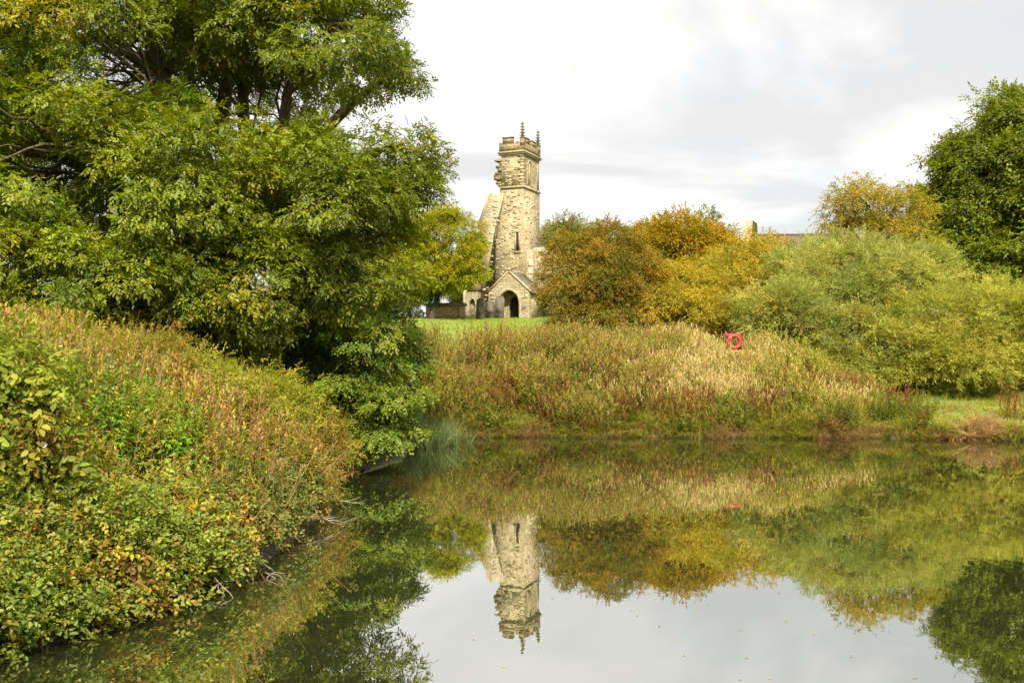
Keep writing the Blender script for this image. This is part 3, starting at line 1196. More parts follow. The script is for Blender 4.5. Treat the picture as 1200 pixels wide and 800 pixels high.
    for sg in (-1, 1):
        e = cx + sg * (0.5 * (px1 - px0) + 0.22)
        ze = ev - 0.22 * (ap - ev) / (0.5 * (px1 - px0))
        v = [(cx, P0 + 0.1, ap + 0.03), (e, P0 + 0.1, ze + 0.03), (e, 0.0, ze + 0.03), (cx, 0.0, ap + 0.03),
             (cx, P0 + 0.1, ap + 0.15), (e, P0 + 0.1, ze + 0.15), (e, 0.0, ze + 0.15), (cx, 0.0, ap + 0.15)]
        b.raw(v, [(0, 1, 2, 3), (4, 7, 6, 5), (0, 4, 5, 1), (1, 5, 6, 2), (2, 6, 7, 3), (0, 3, 7, 4)])
        for i in range(1, 8):                    # slate courses
            s = i / 8
            xx, zz_ = cx + (e - cx) * s, ap + (ze - ap) * s + 0.15
            b.box(xx - 0.03, xx + 0.03, P0 + 0.12, -0.02, zz_ - 0.02, zz_ + 0.03)
    b.build('porch_roof', M_SLATE, porch)
    b = MB()
    for sg in (-1, 1):                           # raised gable copings
        e = cx + sg * (0.5 * (px1 - px0) + 0.12)
        ze = ev - 0.12 * (ap - ev) / (0.5 * (px1 - px0))
        b.raw([(cx, P0 - 0.06, ap + 0.02), (e, P0 - 0.06, ze + 0.02), (e, P0 + 0.3, ze + 0.02), (cx, P0 + 0.3, ap + 0.02),
               (cx, P0 - 0.06, ap + 0.22), (e, P0 - 0.06, ze + 0.22), (e, P0 + 0.3, ze + 0.22), (cx, P0 + 0.3, ap + 0.22)],
              [(0, 1, 2, 3), (4, 7, 6, 5), (0, 4, 5, 1), (1, 5, 6, 2), (2, 6, 7, 3), (0, 3, 7, 4)])
    b.box(cx - 0.14, cx + 0.14, P0 - 0.09, P0 + 0.32, ap + 0.16, ap + 0.40)
    b.build('porch_coping', M_DRESSED, porch)
    b = MB()                                     # inner doorway at the back of the porch
    arch_wall(b, px0 + 0.45, px1 - 0.45, lambda q: ev, 0.52, 0.95, 1.75, -2.25, -2.0, cx=cx + 0.12, z0=zd)
    inner = b.build('inner_doorway', M_STONE_PALE, porch)
    b = MB()
    b.box(cx + 0.12 - 0.54, cx + 0.12 + 0.18, -2.04, -1.97, zd, 1.85)
    b.build('door', M_DOOR_SHADE, porch)
    b = MB()
    arch_ring(b, 0.52, 0.95, zd, 1.75, 0.13, -2.34, -2.20, cx=cx + 0.12)
    b.build('doorway_moulding', M_DRESSED, porch)


make_church()


def local_to_world(x, y, z=0.0):
    c, s = math.cos(-CA), math.sin(-CA)
    return np.array([ORG[0] + x * c - y * s, ORG[1] + x * s + y * c, ORG[2] + z])


# gravestones
def gravestone(px, D, w, h, lean, rz, label, round_top=True):
    b0 = gbase(px, D)
    g = tag(empty('gravestone', b0, rz), label, 'gravestone', 'gravestones near the porch')
    n = 9
    pts = [(-w / 2, -0.2)] + [(w / 2, -0.2), (w / 2, h - w * 0.35)]
    if round_top:
        pts += [(w / 2 * math.cos(a), h - w * 0.35 + w * 0.42 * math.sin(a)) for a in np.linspace(0.25, math.pi - 0.25, n)]
    else:
        pts += [(w * 0.3, h), (-w * 0.3, h)]
    pts += [(-w / 2, h - w * 0.35)]
    mb = MB().prism(pts, -0.06, 0.06)
    mb.raw(*(lambda q: (q[0], q[1]))(([(-w * 0.32, -0.075, h * 0.25), (w * 0.32, -0.075, h * 0.25), (w * 0.32, -0.075, h * 0.7), (-w * 0.32, -0.075, h * 0.7),
                                     (-w * 0.32, -0.055, h * 0.25), (w * 0.32, -0.055, h * 0.25), (w * 0.32, -0.055, h * 0.7), (-w * 0.32, -0.055, h * 0.7)],
                                    [(0, 1, 2, 3), (0, 4, 5, 1), (1, 5, 6, 2), (2, 6, 7, 3), (3, 7, 4, 0)])))
    o = mb.build('slab', M_GRAVE, g)
    o.rotation_euler = (lean, 0, 0)
    return g


gravestone(563, 79.5, 0.85, 1.75, R(-3), R(-30), 'round topped dark gravestone standing alone left of the porch')
gravestone(574, 81.2, 0.8, 1.5, R(-6), R(-18), 'broad gravestone close against the buttress wall')
gravestone(584.5, 80.6, 0.85, 1.95, R(-9), R(-24), 'tall pointed gravestone leaning beside the porch arch', False)


def make_tomb():
    b0 = gbase(522, 80)
    t = empty('chest_tomb', b0, R(-6), 'long low chest tomb of reddish stone under a dark slab lid', 'tomb')
    L2, H = 1.62, 1.10
    mb = MB()
    mb.box(-L2 + 0.25, L2 - 0.25, -0.38, 0.5, -0.2, H)
    mb.build('side_panel', M_BRICK, t)
    for x in (-L2, L2 - 0.42):
        MB().box(x, x + 0.42, -0.46, 0.6, -0.2, H).build('end_pier', M_BRICK, t)
    mb = MB()
    mb.box(-L2 - 0.15, L2 + 0.15, -0.6, 0.75, H + 0.002, H + 0.16)
    mb.box(-L2 - 0.08, L2 + 0.08, -0.53, 0.68, H + 0.16, H + 0.22)
    mb.build('lid', M_SLATE, t)
    b0 = gbase(491, 80)
    s = empty('stone_bench', b0, R(-4), 'low pale stone slab on two feet left of the chest tomb', 'bench')
    MB().box(-0.55, 0.55, -0.2, 0.2, 0.36, 0.46).build('seat', M_STONE_PALE, s)
    for x in (-0.42, 0.3):
        MB().box(x, x + 0.12, -0.16, 0.16, -0.2, 0.36).build('leg', M_STONE_PALE, s)


make_tomb()


def make_cottage():
    D = 104.0
    x = (945 - 600) / F * D
    z0 = float(ground_z(x, D))
    c = empty('cottage', (x, D, z0), R(-4), 'stone cottage with a brown tiled roof showing above the shrubs', 'cottage')
    ridge = CAM_H + (HY - 271) * D / F - z0
    ev = ridge - 2.6
    b = MB()
    b.box(-6, 6, 0, 5.6, -0.6, ev)
    for xx in (-6, 5.6):
        b.raw([(xx, 0, ev), (xx, 5.6, ev), (xx, 2.8, ridge - 0.1), (xx + 0.4, 0, ev), (xx + 0.4, 5.6, ev), (xx + 0.4, 2.8, ridge - 0.1)],
              [(0, 1, 2), (3, 5, 4), (0, 2, 5, 3), (1, 4, 5, 2)])
    b.build('wall', M_STONE_PALE, c)
    b = MB()
    for sg in (-1, 1):
        ye = 2.8 + sg * 3.15
        b.raw([(-6.2, 2.8, ridge), (6.2, 2.8, ridge), (6.2, ye, ev - 0.2), (-6.2, ye, ev - 0.2),
               (-6.2, 2.8, ridge - 0.12), (6.2, 2.8, ridge - 0.12), (6.2, ye, ev - 0.32), (-6.2, ye, ev - 0.32)],
              [(0, 1, 2, 3), (4, 7, 6, 5), (0, 4, 5, 1), (1, 5, 6, 2), (2, 6, 7, 3), (3, 7, 4, 0)])
    rf = b.build('roof', M_PANTILE, c)
    MB().tube(np.array([(-6.2, 2.8, ridge + 0.03), (6.2, 2.8, ridge + 0.03)]), 0.12, 8).build('ridge_tile', M_SLATE, rf)
    for xx in (-3.6, 0.0, 3.4):
        w = MB()
        w.box(xx - 0.5, xx + 0.5, -0.05, -0.004, 1.0, 2.2).build('window', M_DOOR_SHADE, c)
        MB().box(xx - 0.6, xx + 0.6, -0.14, -0.002, 0.9, 1.0).build('sill', M_DRESSED, c)


make_cottage()


# ------------------------------------------------------------------ trees
PAL_ASH = [(5, (0.125, 0.155, 0.013)), (4, (0.19, 0.208, 0.018)), (3, (0.072, 0.104, 0.010)), (0.4, (0.28, 0.24, 0.03))]
root = empty('ash_tree', gbase(290, 27), 0, 'huge green ash tree with feathery leaves filling the left of the view', 'tree')
ash_lobes = px_lobes([
    (398, 40, 25, 80, 72, 2.6), (300, 10, 26, 105, 80, 3.5), (130, 45, 25, 140, 85, 3.5), (446, 188, 25.5, 50, 44, 1.6), (474, 178, 25.2, 34, 34, 1.2), (466, 225, 25.2, 36, 30, 1.2), (478, 62, 25.5, 24, 26, 1.0),
    (375, 235, 24.5, 100, 78, 3.0), (235, 205, 23.5, 110, 90, 3.5), (75, 195, 23, 130, 95, 3.5), (415, 318, 25, 62, 70, 2.4),
    (295, 330, 23.5, 95, 72, 2.6), (140, 325, 22.5, 120, 75, 3.0), (0, 320, 22, 110, 90, 3.0), (60, 360, 24, 120, 50, 2.5), (15, 175, 25.5, 100, 80, 3.0), (-130, 150, 25, 120, 190, 4.5),
    (250, -150, 27, 250, 130, 5.0), (40, -170, 28, 230, 140, 5.0), (180, 120, 31, 240, 220, 4.0)])
crown(root, ash_lobes, 960, 168, 0.84, PIN, PAL_ASH, M_LEAF_GLOSSY, gbase(290, 27), 0.55, 3.6, 1.03, 0.55, -0.08, 1.05, M_BARK, 0.62, 0.35, 0.35, jit=0.55, pal_clump=0.62)

# shrub with tiered sprays hanging over the water below the ash
root = empty('dogwood_shrub', gbase(395, 25), 0, 'bright green shrub hanging in flat tiers over the water below the ash', 'shrub')
lob = px_lobes([(425, 392, 25.2, 62, 22, 1.8), (452, 425, 24.6, 46, 13, 1.4), (400, 440, 25, 60, 28, 1.6), (462, 458, 24.2, 36, 13, 1.1),
                (428, 478, 24.6, 50, 17, 1.3), (452, 500, 24.2, 42, 13, 1.1), (430, 520, 24.0, 38, 11, 1.0), (380, 420, 25.6, 60, 35, 1.5)])
crown(root, lob, 190, 62, 0.46, BROAD, [(4, (0.14, 0.18, 0.02)), (3, (0.095, 0.135, 0.016)), (1, (0.21, 0.22, 0.03))], M_LEAF_GLOSSY,
      gbase(380, 25.5), 0.09, 0.7, 0.66, 0.2, -0.42, 1.3, M_BARK_DARK, 0.45, 0.6, 0.6)

# dark understorey beneath the ash
root = empty('elder_shrub', gbase(330, 27.5), 0, 'dark leafy elder shrub in the shade beneath the ash crown', 'shrub')
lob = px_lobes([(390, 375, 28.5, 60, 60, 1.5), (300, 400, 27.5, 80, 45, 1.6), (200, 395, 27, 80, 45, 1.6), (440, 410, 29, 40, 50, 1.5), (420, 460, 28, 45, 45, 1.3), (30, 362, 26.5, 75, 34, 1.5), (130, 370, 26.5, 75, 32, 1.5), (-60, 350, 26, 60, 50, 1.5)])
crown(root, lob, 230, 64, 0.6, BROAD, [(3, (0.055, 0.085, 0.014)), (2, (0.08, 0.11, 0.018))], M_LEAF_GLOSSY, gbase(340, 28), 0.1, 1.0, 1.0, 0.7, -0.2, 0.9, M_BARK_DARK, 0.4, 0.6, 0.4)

# churchyard trees left of the tower
root = empty('hawthorn_tree', gbase(507, 78), 0, 'small yellow green tree with a leaning trunk in front of the chest tomb', 'tree')
lob = px_lobes([(528, 280, 78, 38, 36, 2.6), (500, 265, 78, 34, 30, 2.4), (548, 308, 78, 24, 22, 1.8), (496, 305, 78, 32, 24, 2.2), (522, 322, 78, 28, 13, 1.8), (470, 285, 79, 24, 30, 2.0)])
bb = gbase(507, 78)
crown(root, lob, 200, 58, 0.72, SPR, [(4, (0.26, 0.26, 0.02)), (3, (0.19, 0.215, 0.02)), (2, (0.33, 0.28, 0.028))], M_LEAF, bb, 0.24, 2.0, 1.7, 0.6, -0.25, 0.8,
      M_BARK, 0.5, 0.6, 0.3, 0.5, [bb + (-.1, 0, -.3), bb + (0.05, 0, 0.6), bb + (0.3, 0, 1.5), bb + (0.5, 0, 2.4)])
iv = Fol()
n = 420
h = rng.uniform(0.7, 3.4, n)
az = rng.uniform(0, 6.28, n)
pos = np.stack([bb[0] + 0.15 * h + np.cos(az) * 0.38, bb[1] + np.sin(az) * 0.38, bb[2] + h + 0.5], 1)
outw = np.stack([np.cos(az), np.sin(az), np.zeros(n)], 1)
scatter_sprays(iv, BROAD, pos, outw * 0.4 + np.array([0, 0, -0.8]) + rng.normal(0, 0.3, (n, 3)), outw + np.array([0, 0, 0.5]), np.full(n, 0.9), [pick([(1, (0.025, 0.042, 0.012))], n)])
iv.build('ivy', M_LEAF_GLOSSY, root)

root = empty('young_tree', gbase(480, 84), 0, 'slim tree behind the churchyard lawn left of the stone bench', 'tree')
lob = px_lobes([(478, 300, 84, 26, 40, 2.2), (458, 320, 84, 26, 34, 2.0), (496, 330, 85, 20, 22, 1.6)])
crown(root, lob, 80, 55, 0.75, SPR, [(3, (0.24, 0.25, 0.025)), (2, (0.17, 0.2, 0.02)), (1, (0.30, 0.23, 0.04))], M_LEAF, gbase(480, 84), 0.15, 2.6, 1.8, 0.7, -0.2, 0.8, M_BARK, 0.4, 0.6, 0.3)


def shrub(name, label, cat, rows, basepx, D, clumps, per, cr, temps, pal, scale, tr=0.14, fork=1.0, group=None, **kw):
    r = empty(name, gbase(basepx, D), 0, label, cat, group)
    a = dict(flat=0.7, droop=-0.15, upness=0.8, shell=0.55, back_keep=0.4, twigs=0.25)
    a.update(kw)
    crown(r, px_lobes(rows), clumps, per, cr, temps, pal, a.pop('mat', M_LEAF), gbase(basepx, D), tr, fork, scale, bark=M_BARK_DARK, **a)
    return r


BG = 'trees beyond the church'
PAL_BRONZE = [(4, (0.215, 0.15, 0.028)), (3.5, (0.14, 0.14, 0.022)), (3, (0.295, 0.175, 0.03)), (2.2, (0.08, 0.098, 0.018))]
PAL_GOLD = [(4, (0.36, 0.27, 0.042)), (4, (0.29, 0.26, 0.038)), (1.8, (0.39, 0.24, 0.032)), (2.2, (0.20, 0.195, 0.03))]
PAL_WILLOW = [(4, (0.28, 0.285, 0.07)), (3, (0.235, 0.255, 0.066)), (2, (0.35, 0.315, 0.075)), (1.5, (0.15, 0.175, 0.045))]
PAL_DKGREEN = [(3, (0.10, 0.135, 0.015)), (2, (0.14, 0.17, 0.018)), (1, (0.18, 0.2, 0.02))]

shrub('hawthorn_bush', 'round bronze brown hawthorn bush just right of the porch', 'bush',
      [(710, 325, 51.5, 52, 58, 3.4), (680, 345, 50.5, 42, 45, 3.0), (740, 345, 50.5, 40, 45, 3.0), (664, 318, 52.0, 28, 40, 2.0), (715, 285, 52.5, 24, 22, 2.0), (700, 375, 49.5, 56, 25, 2.6)],
      705, 51.5, 350, 66, 0.56, SPR, PAL_BRONZE, 1.2)
shrub('golden_bush', 'golden yellow bush between the bronze hawthorn and the grey green willow', 'bush',
      [(800, 348, 51.5, 46, 40, 2.6), (838, 330, 53.0, 40, 32, 2.6), (775, 360, 49.5, 34, 32, 2.2), (872, 308, 54.5, 38, 34, 2.4), (825, 370, 48.5, 44, 26, 2.2), (905, 308, 56.5, 34, 24, 2.2)],
      810, 50.5, 350, 60, 0.55, SPR, PAL_GOLD, 1.18)
shrub('thorn_tree', 'orange tinged thorn tree topping the shrubs behind the golden bush', 'tree',
      [(795, 278, 59, 42, 24, 2.6), (768, 290, 59, 30, 22, 2.2), (825, 292, 58, 30, 22, 2.2), (740, 310, 58, 44, 26, 2.5)],
      795, 59.0, 190, 50, 0.7, SPR, [(4, (0.34, 0.20, 0.022)), (2, (0.25, 0.2, 0.022)), (2, (0.12, 0.13, 0.02))], 1.7, 0.2, 2.4)
for px, py, w, h, D, lab in ((752, 284, 28, 18, 92, 'dark green tree top left of the orange thorn tree'), (828, 272, 26, 20, 92, 'dark green tree top right of the orange thorn tree')):
    shrub('dark_tree', lab, 'tree', [(px, py, D, w, h, 2.6), (px + 6, py + 22, D, w * 1.3, h * 1.3, 2.8)], px, D, 80, 44, 0.9, SPR, PAL_DKGREEN, 2.1, 0.25, 3.0, group=BG)
shrub('distant_tree', 'pale olive tree rising behind the nave wall right of the tower', 'tree',
      [(662, 285, 98, 32, 30, 3.0), (690, 276, 98, 18, 14, 2.0), (640, 300, 99, 26, 36, 3.0)], 662, 98, 110, 46, 0.9, SPR,
      [(3, (0.14, 0.15, 0.03)), (2, (0.19, 0.17, 0.035))], 2.0, 0.25, 3.0, group=BG)
shrub('sallow_bush', 'big grey green willow bush in the middle of the far bank', 'bush',
      [(980, 340, 47.5, 66, 60, 3.2), (920, 370, 45.5, 56, 42, 2.6), (1040, 325, 48.5, 62, 36, 2.8), (950, 318, 49.5, 46, 30, 2.6), (995, 300, 49.5, 34, 22, 2.4), (1085, 320, 49.5, 32, 26, 2.2), (902, 372, 45.5, 30, 24, 1.6), (1000, 390, 44.5, 60, 28, 2.4)],
      975, 47.5, 480, 54, 0.55, WIL, PAL_WILLOW, 1.25, droop=0.12, upness=0.9, flat=0.65, shell=0.4, back_keep=0.7, pal_clump=0.7)
shrub('willow_bush', 'wide low willow bush filling the right edge above the grass', 'bush',
      [(1100, 380, 45.0, 66, 46, 2.4), (1170, 375, 45.5, 70, 46, 2.6), (1040, 405, 44.0, 52, 36, 2.0), (1130, 420, 43.3, 70, 30, 1.8), (1215, 395, 44.5, 50, 50, 2.4), (1000, 425, 43.5, 36, 24, 1.6)],
      1110, 45.0, 430, 52, 0.58, WIL, [(4, (0.31, 0.295, 0.058)), (3, (0.25, 0.26, 0.05)), (2, (0.37, 0.32, 0.065)), (1.5, (0.15, 0.175, 0.035))], 1.15, droop=0.12, upness=0.9, flat=0.65, shell=0.4, back_keep=0.7, pal_clump=0.7)
shrub('field_maple', 'thin crowned orange and yellow tree left of the big right hand tree', 'tree',
      [(1010, 240, 62, 38, 26, 2.4), (1050, 250, 62, 40, 32, 2.6), (980, 250, 62, 20, 18, 1.8), (1040, 285, 61, 54, 28, 2.6)],
      1030, 62.0, 130, 34, 0.7, SPR, [(4, (0.33, 0.235, 0.035)), (3, (0.25, 0.22, 0.032)), (2, (0.18, 0.18, 0.026))], 1.5, 0.2, 4.5, twigs=0.8, shell=0.4)
shrub('sycamore_tree', 'tall dense dark green tree at the right edge', 'tree',
      [(1188, 162, 70, 60, 56, 4.0), (1150, 210, 69, 56, 58, 3.8), (1215, 220, 68, 70, 80, 4.5), (1120, 250, 69, 42, 44, 3.0), (1140, 300, 68, 48, 36, 3.0), (1190, 300, 67, 70, 40, 3.6), (1250, 172, 71, 60, 80, 4.5)],
      1190, 70, 560, 70, 0.95, BROAD, [(4, (0.13, 0.155, 0.015)), (3, (0.085, 0.11, 0.012)), (2.5, (0.19, 0.205, 0.018))], 1.85, 0.5, 4.0, flat=0.55, droop=-0.3, mat=M_LEAF_GLOSSY)

# a hedge line far behind so that the ground's edge stays hidden
for i, (px, py, w, h, D) in enumerate(((440, 322, 66, 62, 112), (555, 335, 26, 26, 110), (880, 330, 60, 26, 96), (1120, 280, 60, 60, 90), (1260, 300, 70, 90, 88), (330, 310, 70, 60, 114))):
    shrub('hedge_tree', ['mid green hedge tree behind the ash, just left of the churchyard lawn', 'low green hedge tree glimpsed between the small tree and the church', 'olive hedge tree behind the east gable',
                         'green hedge tree behind the willow bush', 'green hedge tree beyond the right edge tree', 'mid green hedge tree glimpsed through gaps in the ash crown'][i], 'tree',
          [(px, py, D, w, h, 3.0)], px, D, 170, 40, 1.1, SPR, [(3, (0.10, 0.13, 0.02)), (2, (0.14, 0.15, 0.03))], 2.5, 0.3, 3.0, group=BG)


# ------------------------------------------------------------------ herbs and grasses
UPZ = np.array([0, 0, 1.0])


def stand(name, label, cat, temps, x, y, hgt, cols, mat=M_STALK, lean=0.17, width=1.0, lift=0.0, z=None):
    n = len(x)
    zz_ = ground_z(x, y) if z is None else z
    pos = np.stack([x, y, zz_ - 0.03 + lift], 1)
    fwd = np.tile(UPZ, (n, 1)) + rng.normal(0, lean, (n, 3)) * np.array([1, 1, 0.1])
    a = rng.uniform(0, 6.28, n)
    up = np.stack([np.cos(a), np.sin(a), np.zeros(n)], 1)
    fol = Fol()
    which = rng.integers(0, len(temps), n)
    for k, T in enumerate(temps):
        m = which == k
        if m.any():
            s = hgt[m]
            wd = width / np.maximum(s, 0.3)
            fol.add(T, pos[m], fwd[m], up[m], s, [c[m] for c in cols], np.stack([np.ones(m.sum()), wd ** 0.5, wd ** 0.5], 1))
    o = fol.build(name, mat)
    tag(o, label, cat, kind='stuff')
    return o


def region(n, px0, px1, d0, d1, minshore=0.15, power=1.5):
    """random ground points inside a wedge of the view, denser towards the camera"""
    D = d0 + (d1 - d0) * rng.uniform(0, 1, n) ** power
    px = rng.uniform(px0, px1, n)
    x = (px - 600) / F * D
    ok = shore_dist(x, D) > minshore
    return x[ok], D[ok]


def pxof(x, y):
    return x / y * F + 600


def cap_h(x, y, h):
    """growth is kept trimmed in front of the lifebuoy so that it can be reached and seen"""
    room = CAM_H + 0.0045 * y - ground_z(x, y)
    near = 1 - sstep(np.abs(x - 9.9), 0.75, 1.6)
    return np.where(y > 36, np.minimum(h, np.maximum(0.15, room + 0.06 * wob(x, y, 4) + 4.0 * (1 - near))), h)


# tall willowherb on the far bank
x, y = region(17000, 425, 930, 33.3, 50, 0.03, 1.25)
pxx = pxof(x, y)
keep = (pxx < 790 + 40 * wob(x, y, 0.5)) | ((y > 44) & (pxx < 800)) | (rng.uniform(0, 1, len(x)) < 0.12)
keep &= y < 42.2 + 2.2 * wob(x, y * 0.3, 1.5) + 3.0 * (rng.uniform(0, 1, len(x)) > 0.86) + 9 * sstep(pxx, 545, 660)
keep &= rng.uniform(0, 1, len(x)) < np.clip(0.85 + 0.8 * wob(x, y, 1.1, 7.0), 0.15, 1)
x, y, pxx = x[keep], y[keep], pxx[keep]
n = len(x)
d = shore_dist(x, y)
hh = (0.6 + 0.75 * np.clip(d / 2.2, 0, 1)) * rng.uniform(0.7, 1.25, n) * (1 + 0.3 * wob(x, y, 1.1, 7.0)) * np.where(y > 43, 0.8, 1.0)
red = (wob(x, y, 0.9, 1.0) > 0.45) & (d < 9)
leafc = pick([(4, (0.165, 0.178, 0.02)), (3, (0.115, 0.145, 0.018)), (2, (0.23, 0.20, 0.026))], n)
leafc[red] = pick([(2, (0.20, 0.10, 0.025)), (1, (0.17, 0.07, 0.02))], int(red.sum()))
topc = pick([(3, (0.32, 0.25, 0.085)), (5, (0.24, 0.235, 0.035)), (0.9, (0.31, 0.17, 0.07))], n)
hh = cap_h(x, y, hh)
mix = sstep(d, 1, 8)[:, None]
leafc = leafc * (1 - mix) + (0.6 * leafc + 0.4 * np.array([0.24, 0.20, 0.06])) * mix
stand('willowherb_stand', 'tall seeding willowherb covering the far bank below the church', 'weeds', WEED, x, y, hh,
      [leafc, pick([(1, (0.16, 0.09, 0.04))], n), topc])

# darker leafy growth low on the face of the bank
x, y = region(5200, 480, 1090, 33.3, 38.5, 0.02, 1.0)
k = rng.uniform(0, 1, len(x)) < np.clip(0.30 + 1.0 * wob(x, y, 1.5, 9.0), 0.0, 1)
x, y = x[k], y[k]
n = len(x)
stand('bank_herbs', 'dark green leafy herbs low on the face of the far bank', 'weeds', NETTLE, x, y, rng.uniform(0.4, 1.15, n) * (1 + 0.3 * wob(x, y, 2.3)),
      [pick([(4, (0.085, 0.12, 0.018)), (2, (0.13, 0.16, 0.022)), (1, (0.17, 0.10, 0.03))], n), pick([(1, (0.12, 0.07, 0.03))], n), pick([(1, (0.16, 0.15, 0.03))], n)], M_LEAF, 0.3)

# straw-coloured grass
x, y = region(10000, 690, 1020, 35.2, 48, 0.4, 1.0)
k = rng.uniform(0, 1, len(x)) < np.clip(1.15 - np.abs(pxof(x, y) - 828 + 22 * wob(x, y, 1.1)) / 80, 0.02, 1) + 0.10 + 0.10 * (wob(x, y, 0.9, 6) > 0.3) - 0.06 * (pxof(x, y) > 930)
x, y = x[k], y[k]
n = len(x)
stand('dry_grass', 'pale straw coloured tall grass on the far bank below the lifebuoy', 'grass', STRAW, x, y, cap_h(x, y, rng.uniform(0.75, 1.45, n)),
      [pick([(4, (0.43, 0.34, 0.10)), (2, (0.32, 0.28, 0.07)), (1, (0.22, 0.23, 0.04))], n)] + [pick([(1, (0.48, 0.38, 0.18))], n)] * 2)

# mixed green herbs below and right of the straw
x, y = region(6200, 770, 1110, 33.6, 48, 0.15, 1.3)
k = rng.uniform(0, 1, len(x)) < np.clip((1072 + 25 * wob(x, y, 0.9) - pxof(x, y)) / 60, 0, 1)
x, y = x[k], y[k]
k = ~((pxof(x, y) > 780) & (pxof(x, y) < 860) & (y > 38) & (rng.uniform(0, 1, len(x)) < 0.7))
x, y = x[k], y[k]
n = len(x)
d = shore_dist(x, y)
stand('meadow_herbs', 'mixed green and yellowing herbs on the right part of the far bank', 'weeds', WEED, x, y,
      cap_h(x, y, (0.4 + 0.75 * np.clip(d / 3, 0, 1)) * (1 - 0.45 * sstep(pxof(x, y), 940, 1080)) * rng.uniform(0.7, 1.3, n) * (1 + 0.3 * wob(x, y, 1.2, 3))),
      [pick([(4, (0.21, 0.235, 0.028)), (2, (0.29, 0.26, 0.04)), (2, (0.15, 0.18, 0.025))], n), pick([(1, (0.18, 0.15, 0.04))], n),
       pick([(2, (0.36, 0.28, 0.08)), (2, (0.28, 0.27, 0.045))], n)])

# red-brown docks
DOCKS = [(865, 36.0), (888, 35.2), (905, 35.6), (915, 36.4), (935, 36.2), (955, 37.4), (975, 36.6), (990, 38.0), (1010, 37.0), (1025, 37.8), (1045, 37.2), (1055, 38.6), (640, 35.0), (585, 35.3), (715, 36.6), (735, 35.0), (660, 36.2), (780, 35.2), (800, 34.6), (820, 34.8),
         (1185, 36.5), (1196, 44.0), (1180, 46.0), (1150, 46.5), (1105, 46.5)]
xs, ys = [], []
for px, D in DOCKS:
    k = 26
    xs.append((px - 600) / F * D + rng.normal(0, 0.28, k))
    ys.append(D + rng.normal(0, 0.35, k))
x, y = np.concatenate(xs), np.concatenate(ys)
ok = shore_dist(x, y) > 0.1
x, y = x[ok], y[ok]
n = len(x)
stand('dock_stems', 'rust red seeding dock stems along the far bank', 'weeds', DOCK, x, y, rng.uniform(0.7, 1.35, n),
      [pick([(2, (0.13, 0.12, 0.025)), (2, (0.22, 0.10, 0.03))], n), pick([(1, (0.16, 0.06, 0.03))], n), pick([(3, (0.20, 0.07, 0.03)), (2, (0.27, 0.13, 0.045)), (1, (0.13, 0.04, 0.025))], n)])

# short grass on the right-hand terrace
x, y = region(9000, 780, 1290, 32.0, 50, 0.12, 1.2)
n = len(x)
g = wob(x, y, 0.8, 2.0)
gc = pick([(4, (0.20, 0.215, 0.028)), (3, (0.27, 0.24, 0.04)), (1, (0.13, 0.16, 0.022))], n)
bm = (g > 0.15) & (rng.uniform(0, 1, n) < 0.75)
gc[bm] = pick([(2, (0.26, 0.19, 0.06)), (1, (0.20, 0.17, 0.04))], int(bm.sum()))
stand('bank_grass', 'short yellow green grass on the terrace at the right of the pond', 'grass', TUFT, x, y, rng.uniform(0.10, 0.34, n) * (1 + 0.4 * wob(x, y, 1.4, 1)), [gc, gc, gc], M_LEAF, 0.3, 1.6)

# fringe of grass and herbs at the far water's edge
x, y = region(26000, 520, 1290, 32.0, 37, -0.14, 1.0)
d = shore_dist(x, y)
k = (d < 0.9) & (rng.uniform(0, 1, len(x)) < np.clip(0.55 + 0.75 * wob(x, y, 0.9, 3.3), 0.3, 1))
x, y, d = x[k], y[k], d[k]
n = len(x)
gc = pick([(4, (0.15, 0.185, 0.022)), (3, (0.22, 0.21, 0.03)), (2, (0.27, 0.19, 0.05))], n)
bn = wob(x, y, 1.3, 5.0) > 0.35
gc[bn] = pick([(2, (0.24, 0.14, 0.05)), (2, (0.18, 0.10, 0.04)), (1, (0.30, 0.2, 0.08))], int(bn.sum()))
stand('shore_grass', 'green and brown grass fringing the far edge of the water', 'grass', TUFT, x, y, rng.uniform(0.14, 0.48, n) * (1 + 0.35 * wob(x, y, 1.7, 2)), [gc, gc, gc], M_LEAF, 0.35, 2.2)

# grass hanging over the lip of the bank
x, y = region(26000, 500, 1290, 31.5, 35.5, -0.1, 1.0)
d = shore_dist(x, y)
k = d < 0.28
x, y = x[k], y[k]
n = len(x)
gc = pick([(4, (0.14, 0.165, 0.022)), (3, (0.20, 0.18, 0.035)), (2, (0.22, 0.13, 0.05)), (1, (0.09, 0.10, 0.02))], n)
br_ = wob(x, y, 1.6, 8.0) > 0.2
gc[br_] = pick([(2, (0.25, 0.16, 0.06)), (1, (0.17, 0.09, 0.04)), (1, (0.30, 0.23, 0.09))], int(br_.sum()))
pos = np.stack([x, y, np.maximum(ground_z(x, y), -0.02)], 1)
fol = Fol()
scatter_sprays(fol, TUFT, pos, np.stack([rng.normal(0, 0.35, n), rng.normal(-0.35, 0.3, n), np.full(n, 0.75)], 1), rand_dir(n), rng.uniform(0.18, 0.42, n), [gc, gc, gc])
tag(fol.build('overhanging_grass', M_LEAF), 'green and tan grass hanging over the lip of the far bank', 'grass', kind='stuff')

# churchyard lawn
x, y = region(11000, 425, 660, 42, 86, 0.5, 0.9)
lc = local = None
n = len(x)
gc = pick([(4, (0.19, 0.265, 0.025)), (3, (0.25, 0.27, 0.035)), (1, (0.14, 0.19, 0.02))], n)
stand('churchyard_grass', 'bright green mown grass in the churchyard', 'grass', TUFT, x, y, rng.uniform(0.08, 0.20, n), [gc, gc, gc], M_LEAF, 0.3, 1.6)

